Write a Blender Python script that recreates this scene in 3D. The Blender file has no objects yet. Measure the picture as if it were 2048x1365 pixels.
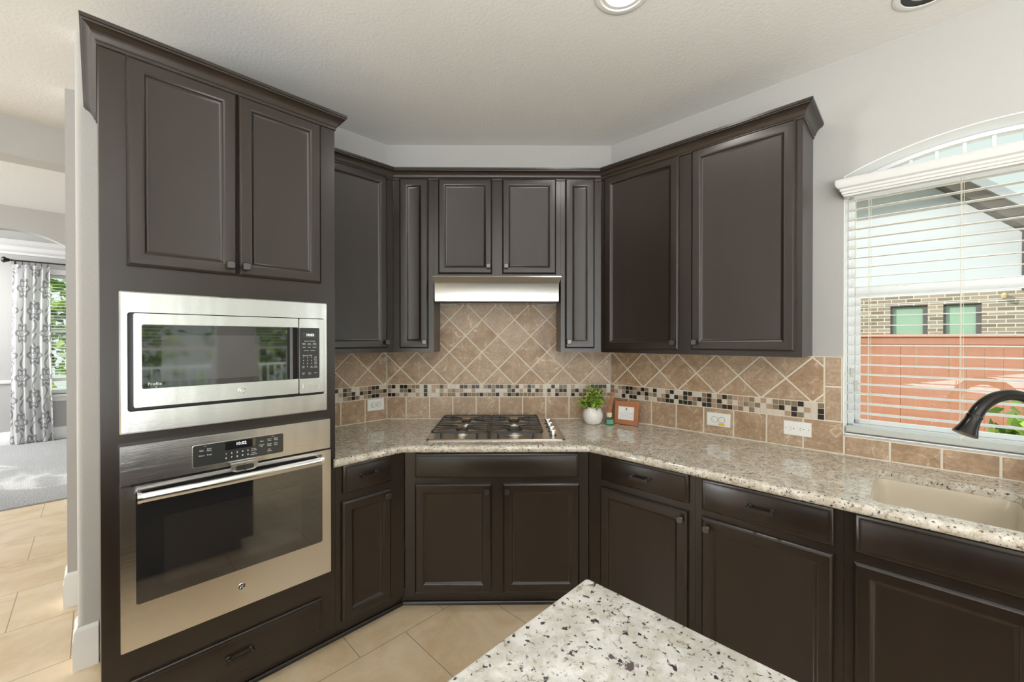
import bpy, bmesh, math, random
from mathutils import Vector, Matrix
random.seed(7)
S = bpy.context.scene
COL = S.collection
pi = math.pi
s2 = 2 ** -.5
# ------------------------------------------------------------------ camera, world, sun, exposure
H = 1.47
cd = bpy.data.cameras.new('camera'); cam = bpy.data.objects.new('camera', cd); COL.objects.link(cam)
cd.sensor_width = 36; cd.lens = 36 * 816 / 2048; cd.clip_start = .02; cd.clip_end = 200
cam.location = (0, 0, H)
cam.rotation_euler = (math.radians(90 - .3), 0, math.radians(-.6))
S.camera = cam
S.view_settings.view_transform = 'Standard'; S.view_settings.look = 'None'
S.view_settings.exposure = 0.0; S.view_settings.gamma = 1.0; S.view_settings.use_curve_mapping = False
cy = S.cycles
cy.use_denoising = True; cy.max_bounces = 10; cy.diffuse_bounces = 5; cy.glossy_bounces = 5
cy.transmission_bounces = 6; cy.transparent_max_bounces = 12; cy.sample_clamp_indirect = 6
cy.caustics_reflective = False; cy.caustics_refractive = False

w = bpy.data.worlds.new('sky'); S.world = w; w.use_nodes = True
bg = w.node_tree.nodes['Background']; bg.inputs[0].default_value = (.88, 1.0, .95, 1)
_t = w.node_tree; _c = _t.nodes.new('ShaderNodeTexCoord'); _s = _t.nodes.new('ShaderNodeSeparateXYZ'); _m = _t.nodes.new('ShaderNodeMapRange')
_t.links.new(_c.outputs['Generated'], _s.inputs[0]); _t.links.new(_s.outputs[2], _m.inputs[0]); _t.links.new(_m.outputs[0], bg.inputs[1])
_m.interpolation_type = 'SMOOTHSTEP'
for _k, _v in zip(range(1, 5), (.42, .95, .95, 4.2)): _m.inputs[_k].default_value = _v      # pale hazy sky, brighter overhead

RUN = {'L': pi / 4, 'R': -pi / 4, 'D': 0.0}     # wall runs: local x along the run, y away from the viewer into the wall
def rot(run): return Matrix.Rotation(RUN[run], 4, 'Z')

def lamp(name, kind, run, loc, energy, size=.2, size_y=None, aim=None, color=(1, 1, 1), shape=None):
    l = bpy.data.lights.new(name, kind); l.energy = energy; l.color = color
    o = bpy.data.objects.new(name, l); COL.objects.link(o)
    R = rot(run); o.location = R @ Vector(loc)
    if kind == 'AREA':
        l.shape = shape or ('RECTANGLE' if size_y else 'DISK'); l.size = size
        if size_y: l.size_y = size_y
    if kind == 'SUN': l.angle = math.radians(size)
    d = (R.to_3x3() @ Vector(aim)).normalized()
    o.rotation_euler = d.to_track_quat('-Z', 'Y').to_euler()
    return o
lamp('sun', 'SUN', 'L', (0, 12, 8), 4.5, .35, aim=(.8, -1, -.8), color=(1, .95, .86))
# fill lamps added to brighten the rooms, standing in for unseen daylight
lamp('breakfast_fill', 'AREA', 'L', (-1.0, -3.85, 1.45), 34, 2.6, 1.7, aim=(0, 1, .12), color=(.97, .99, 1))  # added fill just inside the wide window
lamp('patio_fill', 'AREA', 'L', (-4.9, -1.2, 1.4), 16, 3.2, 2.2, aim=(1, .12, .2), color=(.97, .99, 1))  # added fill for the right-hand run, from the patio side
lamp('hall_fill', 'AREA', 'L', (-4.9, 5.2, 1.5), 260, 2.0, 2.0, aim=(1, 0, .25), color=(.97, .99, 1))  # added fill for the hall, set before a solid wall
lamp('dining_fill', 'AREA', 'L', (-2.2, 8.0, 2.7), 170, 1.6, 1.4, aim=(.25, 0, -1))  # added fill under the dining room ceiling
lamp('side_fill', 'AREA', 'R', (1.425, 2.85, 1.6), 40, .94, 1.15, aim=(0, -1, 0), color=(.92, .98, 1))  # lamp added behind the made-up side window, for cabinet reflections
# fill lamp added behind the camera, aimed up to brighten the ceiling
lamp('bounce_fill', 'AREA', 'L', (-1.9, -1.9, 1.0), 330, 2.8, 2.8, aim=(.06, .06, 1), color=(.965, .98, 1))

# ------------------------------------------------------------------ materials
MATS = {}
class N:
    def __init__(s, name):
        s.m = bpy.data.materials.new(name); s.m.use_nodes = True; s.t = s.m.node_tree
        s.b = s.t.nodes['Principled BSDF']; s.o = s.t.nodes['Material Output']; MATS[name] = s.m
        s._co = None
    def n(s, typ, **kw):
        x = s.t.nodes.new(typ)
        for k, v in kw.items(): setattr(x, k, v)
        return x
    def l(s, a, b): s.t.links.new(a, b)
    def set(s, **kw):
        for k, v in kw.items():
            i = s.b.inputs[k.replace('_', ' ')]
            if isinstance(v, (tuple, float, int)):
                i.default_value = (*v, 1) if isinstance(v, tuple) and len(v) == 3 else v
            else: s.l(v, i)
    def co(s):
        if s._co is None: s._co = s.n('ShaderNodeTexCoord').outputs['Object']
        return s._co
    def map(s, scale=(1, 1, 1), rotz=0, loc=(0, 0, 0), src=None):
        m = s.n('ShaderNodeMapping'); m.inputs['Scale'].default_value = scale; m.inputs['Rotation'].default_value = (0, 0, rotz); m.inputs['Location'].default_value = loc
        s.l(src or s.co(), m.inputs[0]); return m.outputs[0]
    def noise(s, scale, detail=4, rough=.55, dist=0, src=None):
        x = s.n('ShaderNodeTexNoise'); x.inputs['Scale'].default_value = scale; x.inputs['Detail'].default_value = detail
        x.inputs['Roughness'].default_value = rough; x.inputs['Distortion'].default_value = dist
        s.l(src or s.co(), x.inputs['Vector']); return x.outputs[0]
    def vor(s, scale, src=None, feature='F1', out='Distance'):
        x = s.n('ShaderNodeTexVoronoi', feature=feature); x.inputs['Scale'].default_value = scale
        s.l(src or s.co(), x.inputs['Vector']); return x.outputs[out]
    def ramp(s, fac, stops, interp='LINEAR'):
        x = s.n('ShaderNodeValToRGB'); r = x.color_ramp; r.interpolation = interp
        while len(r.elements) < len(stops): r.elements.new(.5)
        for e, (p, c) in zip(r.elements, stops):
            e.position = p; e.color = (c, c, c, 1) if isinstance(c, (int, float)) else (*c, 1)
        s.l(fac, x.inputs[0]); return x.outputs[0]
    def mix(s, fac, a, b, mode='MIX'):
        x = s.n('ShaderNodeMix', data_type='RGBA', blend_type=mode)
        for i, v in ((0, fac), (6, a), (7, b)):
            if isinstance(v, tuple): x.inputs[i].default_value = (*v, 1)
            elif isinstance(v, (int, float)): x.inputs[i].default_value = v
            else: s.l(v, x.inputs[i])
        return x.outputs[2]
    def math(s, op, a, b=0.0, c=0.0):
        x = s.n('ShaderNodeMath', operation=op)
        for i, v in enumerate((a, b, c)):
            if isinstance(v, (int, float)): x.inputs[i].default_value = v
            else: s.l(v, x.inputs[i])
        return x.outputs[0]
    def attr(s, name, out='Fac'):
        x = s.n('ShaderNodeAttribute'); x.attribute_name = name; return x.outputs[out]
    def bump(s, h, strength=.2, dist=.01):
        x = s.n('ShaderNodeBump'); x.inputs['Strength'].default_value = strength; x.inputs['Distance'].default_value = dist
        s.l(h, x.inputs['Height']); s.l(x.outputs[0], s.b.inputs['Normal'])

def simple(name, col, rough=.5, metal=0.0, spec=.5, **kw):
    q = N(name); q.set(Base_Color=col, Roughness=rough, Metallic=metal); q.b.inputs['Specular IOR Level'].default_value = spec
    for k, v in kw.items(): q.set(**{k: v})
    return q.m
def emit(name, col, st):
    q = N(name); q.set(Base_Color=(0, 0, 0), Emission_Color=col, Emission_Strength=st); return q.m

# dark espresso cabinet lacquer
q = N('espresso'); g = q.noise(3.0, 3, .5, src=q.map((6, 6, .6)))
q.set(Base_Color=q.mix(g, (.0140, .0086, .0060), (.0225, .0145, .0105)), Roughness=.30); q.b.inputs['Specular IOR Level'].default_value = .62
# brushed steel: grain runs level
q = N('steel'); h = q.noise(1.0, 2, .6, src=q.map((3, 3, 900)))
q.set(Base_Color=(.74, .735, .73), Metallic=1.0, Roughness=.21, Anisotropic=.7)
q.bump(q.math('ADD', q.math('MULTIPLY', h, .045), q.math('MULTIPLY', q.noise(1.0, 2, .5, src=q.map((9, 1, 1.6))), 1.2)), 1.0, .0022)
q = N('hood_steel'); h = q.noise(1.0, 2, .6, src=q.map((3, 3, 800))); q.set(Base_Color=(.36, .355, .335), Metallic=1.0, Roughness=.28); q.bump(h, .04, .002)
simple('cooktop_steel', (.60, .55, .49), .3, 1.0)
simple('chrome', (.82, .82, .82), .08, 1.0)
simple('pewter', (.13, .122, .115), .34, 1.0)
simple('bronze_dark', (.055, .05, .047), .34, .8)
simple('black_plastic', (.012, .012, .012), .35)
simple('black_glass', (.014, .014, .015), .03, spec=.7, IOR=1.9)
simple('oven_window', (.022, .020, .020), .04, spec=.7, IOR=2.0)
simple('panel_black', (.035, .036, .036), .18)
simple('mesh_grey', (.05, .05, .05), .05, spec=.7, IOR=1.9)
simple('iron', (.03, .031, .031), .42)
simple('burner_alu', (.62, .58, .52), .35, .9)
simple('white_print', (.75, .75, .74), .6)
emit('digits', (.92, 1.0, .95), 1.4)
# painted drywall with orange-peel texture
def paint(name, col, bump=.25, sc=120):
    q = N(name); q.set(Base_Color=col, Roughness=.75); q.b.inputs['Specular IOR Level'].default_value = .25
    q.bump(q.noise(sc, 3, .5), bump, .004); return q.m
paint('wall_paint', (.47, .465, .455)); paint('ceiling_paint', (.72, .715, .70), .32, 75)
paint('reveal_white', (.9, .9, .9), .05)
simple('white_trim', (.82, .82, .81), .35); simple('vinyl', (.80, .81, .82), .3)
simple('blind_white', (.70, .70, .68), .4); simple('valance_white', (.62, .62, .615), .45)
simple('blind_grey', (.50, .51, .48), .45)
simple('cord', (.75, .72, .6), .7)
simple('outlet_white', (.80, .80, .77), .35); simple('outlet_slot', (.03, .03, .03), .6); simple('sticker_yellow', (.85, .52, .03), .5)
# granite
def granite(name, base1, base2, tan, sc, dark, brown, purple, tan_amt):
    q = N(name); v = q.map((sc, sc, sc))
    c = q.mix(q.ramp(q.noise(22, 5, .65, .2, src=v), [(.36, 0), (.62, 1)]), base1, base2)
    c = q.mix(q.ramp(q.noise(42, 5, .7, .2, src=q.map((sc, sc, sc), loc=(3, 1, 2))), [(.50, 0), (.60, tan_amt)]), c, tan)
    c = q.mix(q.ramp(q.noise(75, 4, .65, .6, src=q.map((sc, sc, sc), loc=(7, 5, 1))), [(.59, 0), (.65, brown)]), c, (.155, .105, .065))
    c = q.mix(q.ramp(q.noise(27, 5, .7, .4, src=q.map((sc, sc, sc), loc=(1, 9, 4))), [(.615, 0), (.655, purple)]), c, (.085, .055, .06))
    c = q.mix(q.ramp(q.noise(95, 3, .6, .3, src=q.map((sc, sc, sc), loc=(2, 4, 8))), [(dark, 0), (dark + .05, .95)]), c, (.022, .018, .02))
    q.set(Base_Color=c, Roughness=.07); q.b.inputs['Specular IOR Level'].default_value = .55
granite('granite', (.50, .455, .375), (.71, .675, .60), (.38, .29, .19), 1, .598, .9, .5, .55)
granite('granite_island', (.52, .51, .465), (.72, .725, .70), (.46, .43, .35), .72, .595, .5, .92, .5)
# tumbled marble tile: tint is the tile's own shade
q = N('marble_tile'); t = q.attr('tint'); n1 = q.noise(14, 6, .65, .8); n2 = q.noise(70, 4, .6)
c = q.mix(q.ramp(n1, [(.3, 0), (.72, 1)]), (.245, .142, .073), (.53, .375, .235))
c = q.mix(q.math('MULTIPLY', t, .5), c, (.56, .44, .33))
c = q.mix(q.ramp(n2, [(.42, .35), (.6, 0)]), c, (.22, .14, .085))
ve = q.vor(9, feature='DISTANCE_TO_EDGE', src=q.mix(.10, q.co(), q.n('ShaderNodeTexNoise').outputs['Color'], 'ADD'))
c = q.mix(q.math('MULTIPLY', q.ramp(ve, [(.0, .95), (.028, 0)]), q.ramp(n1, [(.45, 0), (.7, 1)])), c, (.74, .68, .58))
q.set(Base_Color=c, Roughness=.42); q.bump(n2, .12, .004)
q = N('mosaic_glass'); c = q.ramp(q.attr('tint'), [(0, (.62, .56, .48)), (.3, (.40, .28, .20)), (.55, (.22, .17, .11)), (.8, (.022, .02, .016))], 'CONSTANT')
q.set(Base_Color=c, Roughness=.15)
simple('grout', (.70, .635, .53), .8)
# floors
q = N('travertine'); v = q.map(loc=(.0863, -.39, 0))
bk = q.n('ShaderNodeTexBrick'); q.l(v, bk.inputs[0]); bk.inputs['Scale'].default_value = 1; bk.inputs['Mortar Size'].default_value = .0022; bk.inputs['Mortar Smooth'].default_value = .1
bk.inputs['Brick Width'].default_value = .4675; bk.inputs['Row Height'].default_value = .473; bk.inputs['Color1'].default_value = (0, 0, 0, 1); bk.inputs['Color2'].default_value = (1, 1, 1, 1); bk.inputs['Bias'].default_value = 0
bk.inputs['Mortar'].default_value = (.5, .5, .5, 1)
c = q.mix(q.ramp(q.noise(3.2, 5, .6, .8), [(.35, 0), (.68, 1)]), (.80, .645, .45), (.60, .435, .24))
c = q.mix(q.ramp(q.noise(9, 6, .7, .5), [(.5, 0), (.72, .6)]), c, (.74, .64, .50))
c = q.mix(q.math('MULTIPLY', bk.outputs['Color'], .28), c, (.78, .66, .49))
c = q.mix(q.ramp(q.noise(130, 2), [(.66, 0), (.72, .5)]), c, (.85, .76, .58))
c = q.mix(bk.outputs['Fac'], c, (.33, .26, .17))
q.set(Base_Color=c, Roughness=.32)
q = N('carpet_pile'); q.set(Base_Color=q.mix(q.noise(60, 4, .7), (.28, .28, .285), (.56, .56, .56)), Roughness=.95); q.bump(q.noise(120, 3), .8, .02)
# window glass: mostly clear
q = N('window_glass'); tr = q.n('ShaderNodeBsdfTransparent'); tr.inputs[0].default_value = (.97, .985, .98, 1); gl = q.n('ShaderNodeBsdfGlossy'); gl.inputs['Roughness'].default_value = .02
fr = q.n('ShaderNodeLayerWeight'); mx = q.n('ShaderNodeMixShader'); q.l(q.math('ADD', q.math('MULTIPLY', q.math('POWER', fr.outputs['Facing'], 4.0), .45), .02), mx.inputs[0]); q.l(tr.outputs[0], mx.inputs[1]); q.l(gl.outputs[0], mx.inputs[2]); q.l(mx.outputs[0], q.o.inputs[0])
q = N('bottle_glass'); tr = q.n('ShaderNodeBsdfTransparent'); tr.inputs[0].default_value = (.86, .92, .89, 1); gl = q.n('ShaderNodeBsdfGlossy'); gl.inputs['Roughness'].default_value = .03
fr = q.n('ShaderNodeLayerWeight'); mx = q.n('ShaderNodeMixShader'); q.l(q.math('ADD', q.math('MULTIPLY', q.math('POWER', fr.outputs['Facing'], 3.0), .5), .06), mx.inputs[0]); q.l(tr.outputs[0], mx.inputs[1]); q.l(gl.outputs[0], mx.inputs[2]); q.l(mx.outputs[0], q.o.inputs[0])
simple('green_liquid', (.10, .38, .24), .15); simple('reed_wood', (.48, .20, .09), .6); simple('collar_wood', (.72, .58, .42), .5)
q = N('frame_wood'); q.set(Base_Color=q.mix(q.noise(10, 4, .6, 1.5, src=q.map((1, 8, 8))), (.30, .10, .035), (.48, .20, .08)), Roughness=.45)
simple('card_white', (.78, .80, .80), .35); simple('ink_grey', (.40, .42, .46), .6); simple('ink_orange', (.70, .33, .12), .6); simple('ink_brown', (.10, .05, .03), .6)
q = N('ceramic'); q.set(Base_Color=(.78, .76, .73), Roughness=.4)
q = N('leaf'); q.set(Base_Color=q.ramp(q.attr('tint'), [(0, (.05, .12, .015)), (.5, (.22, .37, .035)), (1, (.48, .60, .09))]), Roughness=.45); q.b.inputs['Subsurface Weight'].default_value = 0
simple('stem_green', (.10, .10, .04), .7)
simple('sink_cream', (.60, .54, .43), .22)
simple('faucet_bronze', (.035, .033, .032), .2, .75)
q = N('lens_lit'); q.set(Base_Color=(.9, .9, .88), Emission_Color=(1, .97, .92), Emission_Strength=3.0, Roughness=.3)
simple('lens_off', (.42, .44, .45), .35); simple('baffle_black', (.015, .015, .016), .4); simple('can_trim', (.74, .74, .73), .4)
# outside
q = N('fence_wood'); q.set(Base_Color=q.mix(q.noise(3, 5, .6, 1, src=q.map((8, 8, .8))), (.33, .125, .068), (.42, .185, .115)), Roughness=.75)
q = N('house_brick'); b = q.n('ShaderNodeTexBrick'); v = q.n('ShaderNodeSeparateXYZ'); q.l(q.co(), v.inputs[0]); cb = q.n('ShaderNodeCombineXYZ'); q.l(v.outputs[0], cb.inputs[0]); q.l(v.outputs[2], cb.inputs[1]); q.l(cb.outputs[0], b.inputs[0])
b.inputs['Scale'].default_value = 1; b.inputs['Brick Width'].default_value = .16; b.inputs['Row Height'].default_value = .055; b.inputs['Mortar Size'].default_value = .006
b.inputs['Color1'].default_value = (.20, .15, .11, 1); b.inputs['Color2'].default_value = (.40, .32, .25, 1); b.inputs['Mortar'].default_value = (.62, .58, .5, 1); q.set(Base_Color=b.outputs['Color'], Roughness=.8)
simple('siding', (.60, .63, .68), .7); simple('eave_dark', (.10, .085, .07), .7); simple('eave_tan', (.50, .38, .20), .7); simple('roof_grey', (.32, .33, .35), .8)
simple('screen_green', (.30, .46, .34), .3); simple('dark_frame', (.10, .09, .085), .5)
q = N('lawn'); q.set(Base_Color=q.mix(q.noise(20, 5), (.10, .16, .05), (.22, .28, .10)), Roughness=.9)
simple('bark', (.10, .075, .05), .9); simple('railing_white', (.8, .8, .8), .5); simple('porch_concrete', (.72, .71, .68), .8)
# curtain: pale cloth with grey medallion print laid out along the cloth
q = N('curtain_cloth'); uv = q.n('ShaderNodeUVMap').outputs[0]; sx = q.n('ShaderNodeSeparateXYZ'); q.l(uv, sx.inputs[0])
def petal(ox, oy):
    X = q.math('SUBTRACT', q.math('FRACT', q.math('ADD', q.math('DIVIDE', sx.outputs[0], .46), ox)), .5)
    Y = q.math('SUBTRACT', q.math('FRACT', q.math('ADD', q.math('DIVIDE', sx.outputs[1], .62), oy)), .5)
    X = q.math('MULTIPLY', X, .46); Y = q.math('MULTIPLY', Y, .62)
    r = q.math('POWER', q.math('ADD', q.math('MULTIPLY', X, X), q.math('MULTIPLY', Y, Y)), .5)
    th = q.math('ARCTAN2', Y, X)
    R1 = q.math('ADD', .105, q.math('MULTIPLY', q.math('COSINE', q.math('MULTIPLY', th, 6)), .022))
    a = q.math('LESS_THAN', q.math('ABSOLUTE', q.math('SUBTRACT', r, R1)), .021)
    R2 = q.math('ADD', .05, q.math('MULTIPLY', q.math('SINE', q.math('MULTIPLY', th, 5)), .012))
    b2 = q.math('LESS_THAN', q.math('ABSOLUTE', q.math('SUBTRACT', r, R2)), .010)
    tail = q.math('LESS_THAN', q.math('ABSOLUTE', q.math('SUBTRACT', X, q.math('MULTIPLY', q.math('SINE', q.math('MULTIPLY', Y, 24)), .03))), .015)
    tail = q.math('MULTIPLY', tail, q.math('GREATER_THAN', r, .12))
    return q.math('MAXIMUM', q.math('MAXIMUM', a, b2), tail)
pt = q.math('MAXIMUM', petal(0, 0), petal(.5, .5))
cc = q.mix(pt, (.88, .88, .88), (.43, .43, .44))
q.set(Base_Color=cc, Roughness=.9)
tl = q.n('ShaderNodeBsdfTranslucent'); q.l(cc, tl.inputs[0]); mx = q.n('ShaderNodeMixShader'); mx.inputs[0].default_value = .5
q.l(q.b.outputs[0], mx.inputs[1]); q.l(tl.outputs[0], mx.inputs[2]); q.l(mx.outputs[0], q.o.inputs[0])

# ------------------------------------------------------------------ mesh helpers
def box(bm, x0, x1, y0, y1, z0, z1, bev=0.0, seg=1):
    r = bmesh.ops.create_cube(bm, size=1)
    for v in r['verts']: v.co = Vector((x0 + (v.co.x + .5) * (x1 - x0), y0 + (v.co.y + .5) * (y1 - y0), z0 + (v.co.z + .5) * (z1 - z0)))
    if bev:
        es = list({e for v in r['verts'] for e in v.link_edges})
        bmesh.ops.bevel(bm, geom=es, offset=bev, segments=seg, affect='EDGES', profile=.5)
def B(*a, **k):
    bm = bmesh.new(); box(bm, *a, **k); return bm
def prism(bm, pts, lo, hi, axis='z'):
    """closed outline pts (2D) extruded between lo and hi; axis z: (x,y), axis y: (x,z), axis x: (y,z)"""
    f = {'z': lambda p, h: (p[0], p[1], h), 'y': lambda p, h: (p[0], h, p[1]), 'x': lambda p, h: (h, p[0], p[1])}[axis]
    a = [bm.verts.new(f(p, lo)) for p in pts]; b = [bm.verts.new(f(p, hi)) for p in pts]
    n = len(pts); fs = [bm.faces.new(a), bm.faces.new(b)]
    for i in range(n): fs.append(bm.faces.new((a[i], a[(i + 1) % n], b[(i + 1) % n], b[i])))
    return fs
def loft(bm, rings, cap0=True, cap1=True, closed=True):
    V = [[bm.verts.new(p) for p in r] for r in rings]; n = len(V[0])
    for A, Bq in zip(V, V[1:]):
        for i in range(n if closed else n - 1):
            bm.faces.new((A[i], A[(i + 1) % n], Bq[(i + 1) % n], Bq[i])).smooth = True
    if cap0: bm.faces.new(V[0])
    if cap1: bm.faces.new(V[-1])
def frame_of(d):
    d = d.normalized(); u = d.orthogonal().normalized(); return u, d.cross(u)
def cyl(bm, p0, p1, r0, r1=None, n=16):
    p0 = Vector(p0); p1 = Vector(p1); r1 = r0 if r1 is None else r1; u, v = frame_of(p1 - p0)
    loft(bm, [[p + (u * math.cos(2 * pi * i / n) + v * math.sin(2 * pi * i / n)) * r for i in range(n)] for p, r in ((p0, r0), (p1, r1))])
def lathe(bm, prof, c, ax=(0, 0, 1), n=24, cap0=True, cap1=True):
    c = Vector(c); ax = Vector(ax).normalized(); u, v = frame_of(ax)
    loft(bm, [[c + ax * h + (u * math.cos(2 * pi * i / n) + v * math.sin(2 * pi * i / n)) * max(r, 1e-4) for i in range(n)] for r, h in prof], cap0, cap1)
def tube(bm, path, r, n=10, flat=1.0):
    P = [Vector(p) for p in path]; R = r if isinstance(r, (list, tuple)) else [r] * len(P); rings = []; u = None
    for i, p in enumerate(P):
        d = (P[min(i + 1, len(P) - 1)] - P[max(i - 1, 0)]).normalized()
        if u is None: u = d.orthogonal().normalized()
        u = (u - d * u.dot(d)).normalized(); v = d.cross(u)
        rings.append([p + (u * math.cos(2 * pi * k / n) + v * math.sin(2 * pi * k / n) * flat) * R[i] for k in range(n)])
    loft(bm, rings)
def rrect(x0, x1, z0, z1, r, n=4):
    out = []
    for cx, cz, a0 in ((x1 - r, z1 - r, 0), (x0 + r, z1 - r, pi / 2), (x0 + r, z0 + r, pi), (x1 - r, z0 + r, 1.5 * pi)):
        for k in range(n + 1):
            a = a0 + pi / 2 * k / n; out.append((cx + r * math.cos(a), cz + r * math.sin(a)))
    return out
def plate(x0, x1, z0, z1, y0, y1, r=.006, bm=None):
    bm = bm or bmesh.new(); prism(bm, rrect(x0, x1, z0, z1, r), y0, y1, 'y'); return bm
def panel(x0, x1, z0, z1, front, back, rings):
    """rectangular front built of nested rings (inset, depth behind front)"""
    bm = bmesh.new(); V = []
    for ins, dep in [(0, back - front)] + rings:
        V.append([bm.verts.new((x, front + dep, z)) for x, z in ((x0 + ins, z0 + ins), (x1 - ins, z0 + ins), (x1 - ins, z1 - ins), (x0 + ins, z1 - ins))])
    bm.faces.new(V[0]); bm.faces.new(V[-1])
    for A, Bq in zip(V, V[1:]):
        for i in range(4): bm.faces.new((A[i], A[(i + 1) % 4], Bq[(i + 1) % 4], Bq[i]))
    return bm
def door_bm(x0, x1, z0, z1, front, fw=.04):
    return panel(x0, x1, z0, z1, front, front + .020, [(0, .008), (.003, .004), (.009, .0), (fw, 0), (fw + .003, .0012), (fw + .009, .0062), (fw + .0095, .0088), (fw + .0175, .0142), (fw + .020, .0148)])
def drawer_bm(x0, x1, z0, z1, front):
    return panel(x0, x1, z0, z1, front, front + .020, [(0, .010), (.004, .0065), (.012, .005), (.0135, .0025), (.019, .001), (.021, 0)])
def sweep(bm, path, prof, caps=True):
    """path: plan points (x,y) world, room on the right hand; prof: closed (out, z) outline"""
    P = [Vector(p) for p in path]; nr = []
    for a, b in zip(P, P[1:]):
        d = (b - a).normalized(); nr.append(Vector((d.y, -d.x)))
    rings = []
    for i, p in enumerate(P):
        if i == 0: m = nr[0]
        elif i == len(P) - 1: m = nr[-1]
        else: m = (nr[i - 1] + nr[i]) / (1 + nr[i - 1].dot(nr[i]))
        rings.append([(p.x + m.x * o, p.y + m.y * o, z) for o, z in prof])
    V = [[bm.verts.new(q_) for q_ in r] for r in rings]; n = len(prof)
    for A, Bq in zip(V, V[1:]):
        for i in range(n): bm.faces.new((A[i], A[(i + 1) % n], Bq[(i + 1) % n], Bq[i]))
    if caps: bm.faces.new(V[0]); bm.faces.new(V[-1])
def WL(run, t, d):
    v = rot(run) @ Vector((t, d, 0)); return (v.x, v.y)
def text_into(bm, s, x, z, y, size, align='CENTER', bold=0.0):
    cu = bpy.data.curves.new('lettering', 'FONT'); cu.body = s; cu.size = size; cu.align_x = align; cu.align_y = 'CENTER'; cu.offset = bold; cu.resolution_u = 2
    o = bpy.data.objects.new('lettering', cu); COL.objects.link(o)
    me = bpy.data.meshes.new_from_object(o.evaluated_get(bpy.context.evaluated_depsgraph_get()))
    for v in me.vertices: v.co = Vector((x + v.co.x, y, z + v.co.y))
    bm.from_mesh(me); bpy.data.objects.remove(o); bpy.data.curves.remove(cu); bpy.data.meshes.remove(me)

class Thing:
    """A thing in run coordinates; parts are given in the same coordinates"""
    def __init__(s, name, label, cat, run, base, group=None):
        s.run, s.base = run, Vector(base)
        s.o = bpy.data.objects.new(name, None); COL.objects.link(s.o); s.o.empty_display_size = .05
        s.o.location = rot(run) @ s.base; s.o.rotation_euler = (0, 0, RUN[run])
        s.o['label'] = label; s.o['category'] = cat
        if group: s.o['group'] = group
    def part(s, name, bm, mat, parent=None, label=None):
        o = mesh_obj(name, bm, mat, s.base); o.parent = parent or s.o
        if label: o['label'] = label
        return o
def mesh_obj(name, bm, mat, base=Vector((0, 0, 0)), ang=32):
    bmesh.ops.recalc_face_normals(bm, faces=bm.faces)
    for v in bm.verts: v.co -= base
    me = bpy.data.meshes.new(name); bm.to_mesh(me); bm.free()
    me.materials.append(MATS[mat]); me.set_sharp_from_angle(angle=math.radians(ang))
    o = bpy.data.objects.new(name, me); COL.objects.link(o); return o
def solo(name, bm, mat, run, base, label=None, cat=None, group=None, kind=None):
    o = mesh_obj(name, bm, mat, Vector(base)); o.location = rot(run) @ Vector(base); o.rotation_euler = (0, 0, RUN[run])
    if label: o['label'] = label
    if cat: o['category'] = cat
    if group: o['group'] = group
    if kind: o['kind'] = kind
    return o
def struct(name, bm, mat, run='L', label=None, parent=None):
    if parent:
        o = mesh_obj(name, bm, mat); o.parent = parent; return o
    return solo(name, bm, mat, run, (0, 0, 0), label, kind='structure')

# ------------------------------------------------------------------ room shell (L frame: a along the left wall, b into it)
CZ = 2.835
bm = B(-5.2, 2.8, -4.3, 5.53, -.12, 0); struct('floor', bm, 'travertine')
struct('floor_carpet', B(-5.05, 2.7, 5.535, 8.9, -.12, .012), 'carpet_pile')
struct('ceiling', B(-5.2, 2.8, -4.3, 9.1, CZ, CZ + .1), 'ceiling_paint')
# left wall behind the tall cabinet, with a bullnose end at the hall
WL_D, WR_D, WD_D = 2.643, 2.556, 2.883
aL = s2 * (WD_D - WL_D / s2 + WD_D)
pts = [(aL + .02, WL_D), (aL + .13, WL_D + .13)] + [(-.06 + .022 - .022 * math.sin(t_), WL_D + .13 - .022 + .022 * math.cos(t_)) for t_ in [k * pi / 12 for k in range(7)]] + [(-.06 + .022 - .022 * math.cos(t_), WL_D + .022 - .022 * math.sin(t_)) for t_ in [k * pi / 12 for k in range(7)]]
bm = bmesh.new(); prism(bm, pts, 0, CZ); struct('wall_left', bm, 'wall_paint')
xl = WD_D - WL_D / s2; xr = WR_D / s2 - WD_D
bm = bmesh.new(); prism(bm, [(xl, WD_D), (xr, WD_D), (xr + .12, WD_D + .12), (xl - .12, WD_D + .12)], 0, CZ); struct('wall_back', bm, 'wall_paint', 'D')
# right wall with the arched window opening
tR0 = s2 * (xr - WD_D); WX0, WX1, WZ0, AC, AR = -.238, .738, 1.005, 2.366 - 1.19, 1.19
az = lambda x: AC + math.sqrt(AR * AR - (x - .25) ** 2)
bm = bmesh.new(); D0, D1 = WR_D, WR_D + .20
V0, V1 = .95, 1.90  # opening added out of view for the side fill lamp
box(bm, tR0 - .05, WX0, D0, D1, 0, CZ); box(bm, WX1, V0, D0, D1, 0, CZ); box(bm, V1, 4.3, D0, D1, 0, CZ); box(bm, V0, V1, D0, D1, 0, WZ0); box(bm, V0, V1, D0, D1, 2.2, CZ); box(bm, WX0, WX1, D0, D1, 0, WZ0)
xs = [WX0 + (WX1 - WX0) * k / 32 for k in range(33)]
prism(bm, [(x, az(x)) for x in xs] + [(WX1, CZ), (WX0, CZ)], D0, D1, 'y')
struct('wall_right', bm, 'wall_paint', 'R')
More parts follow.
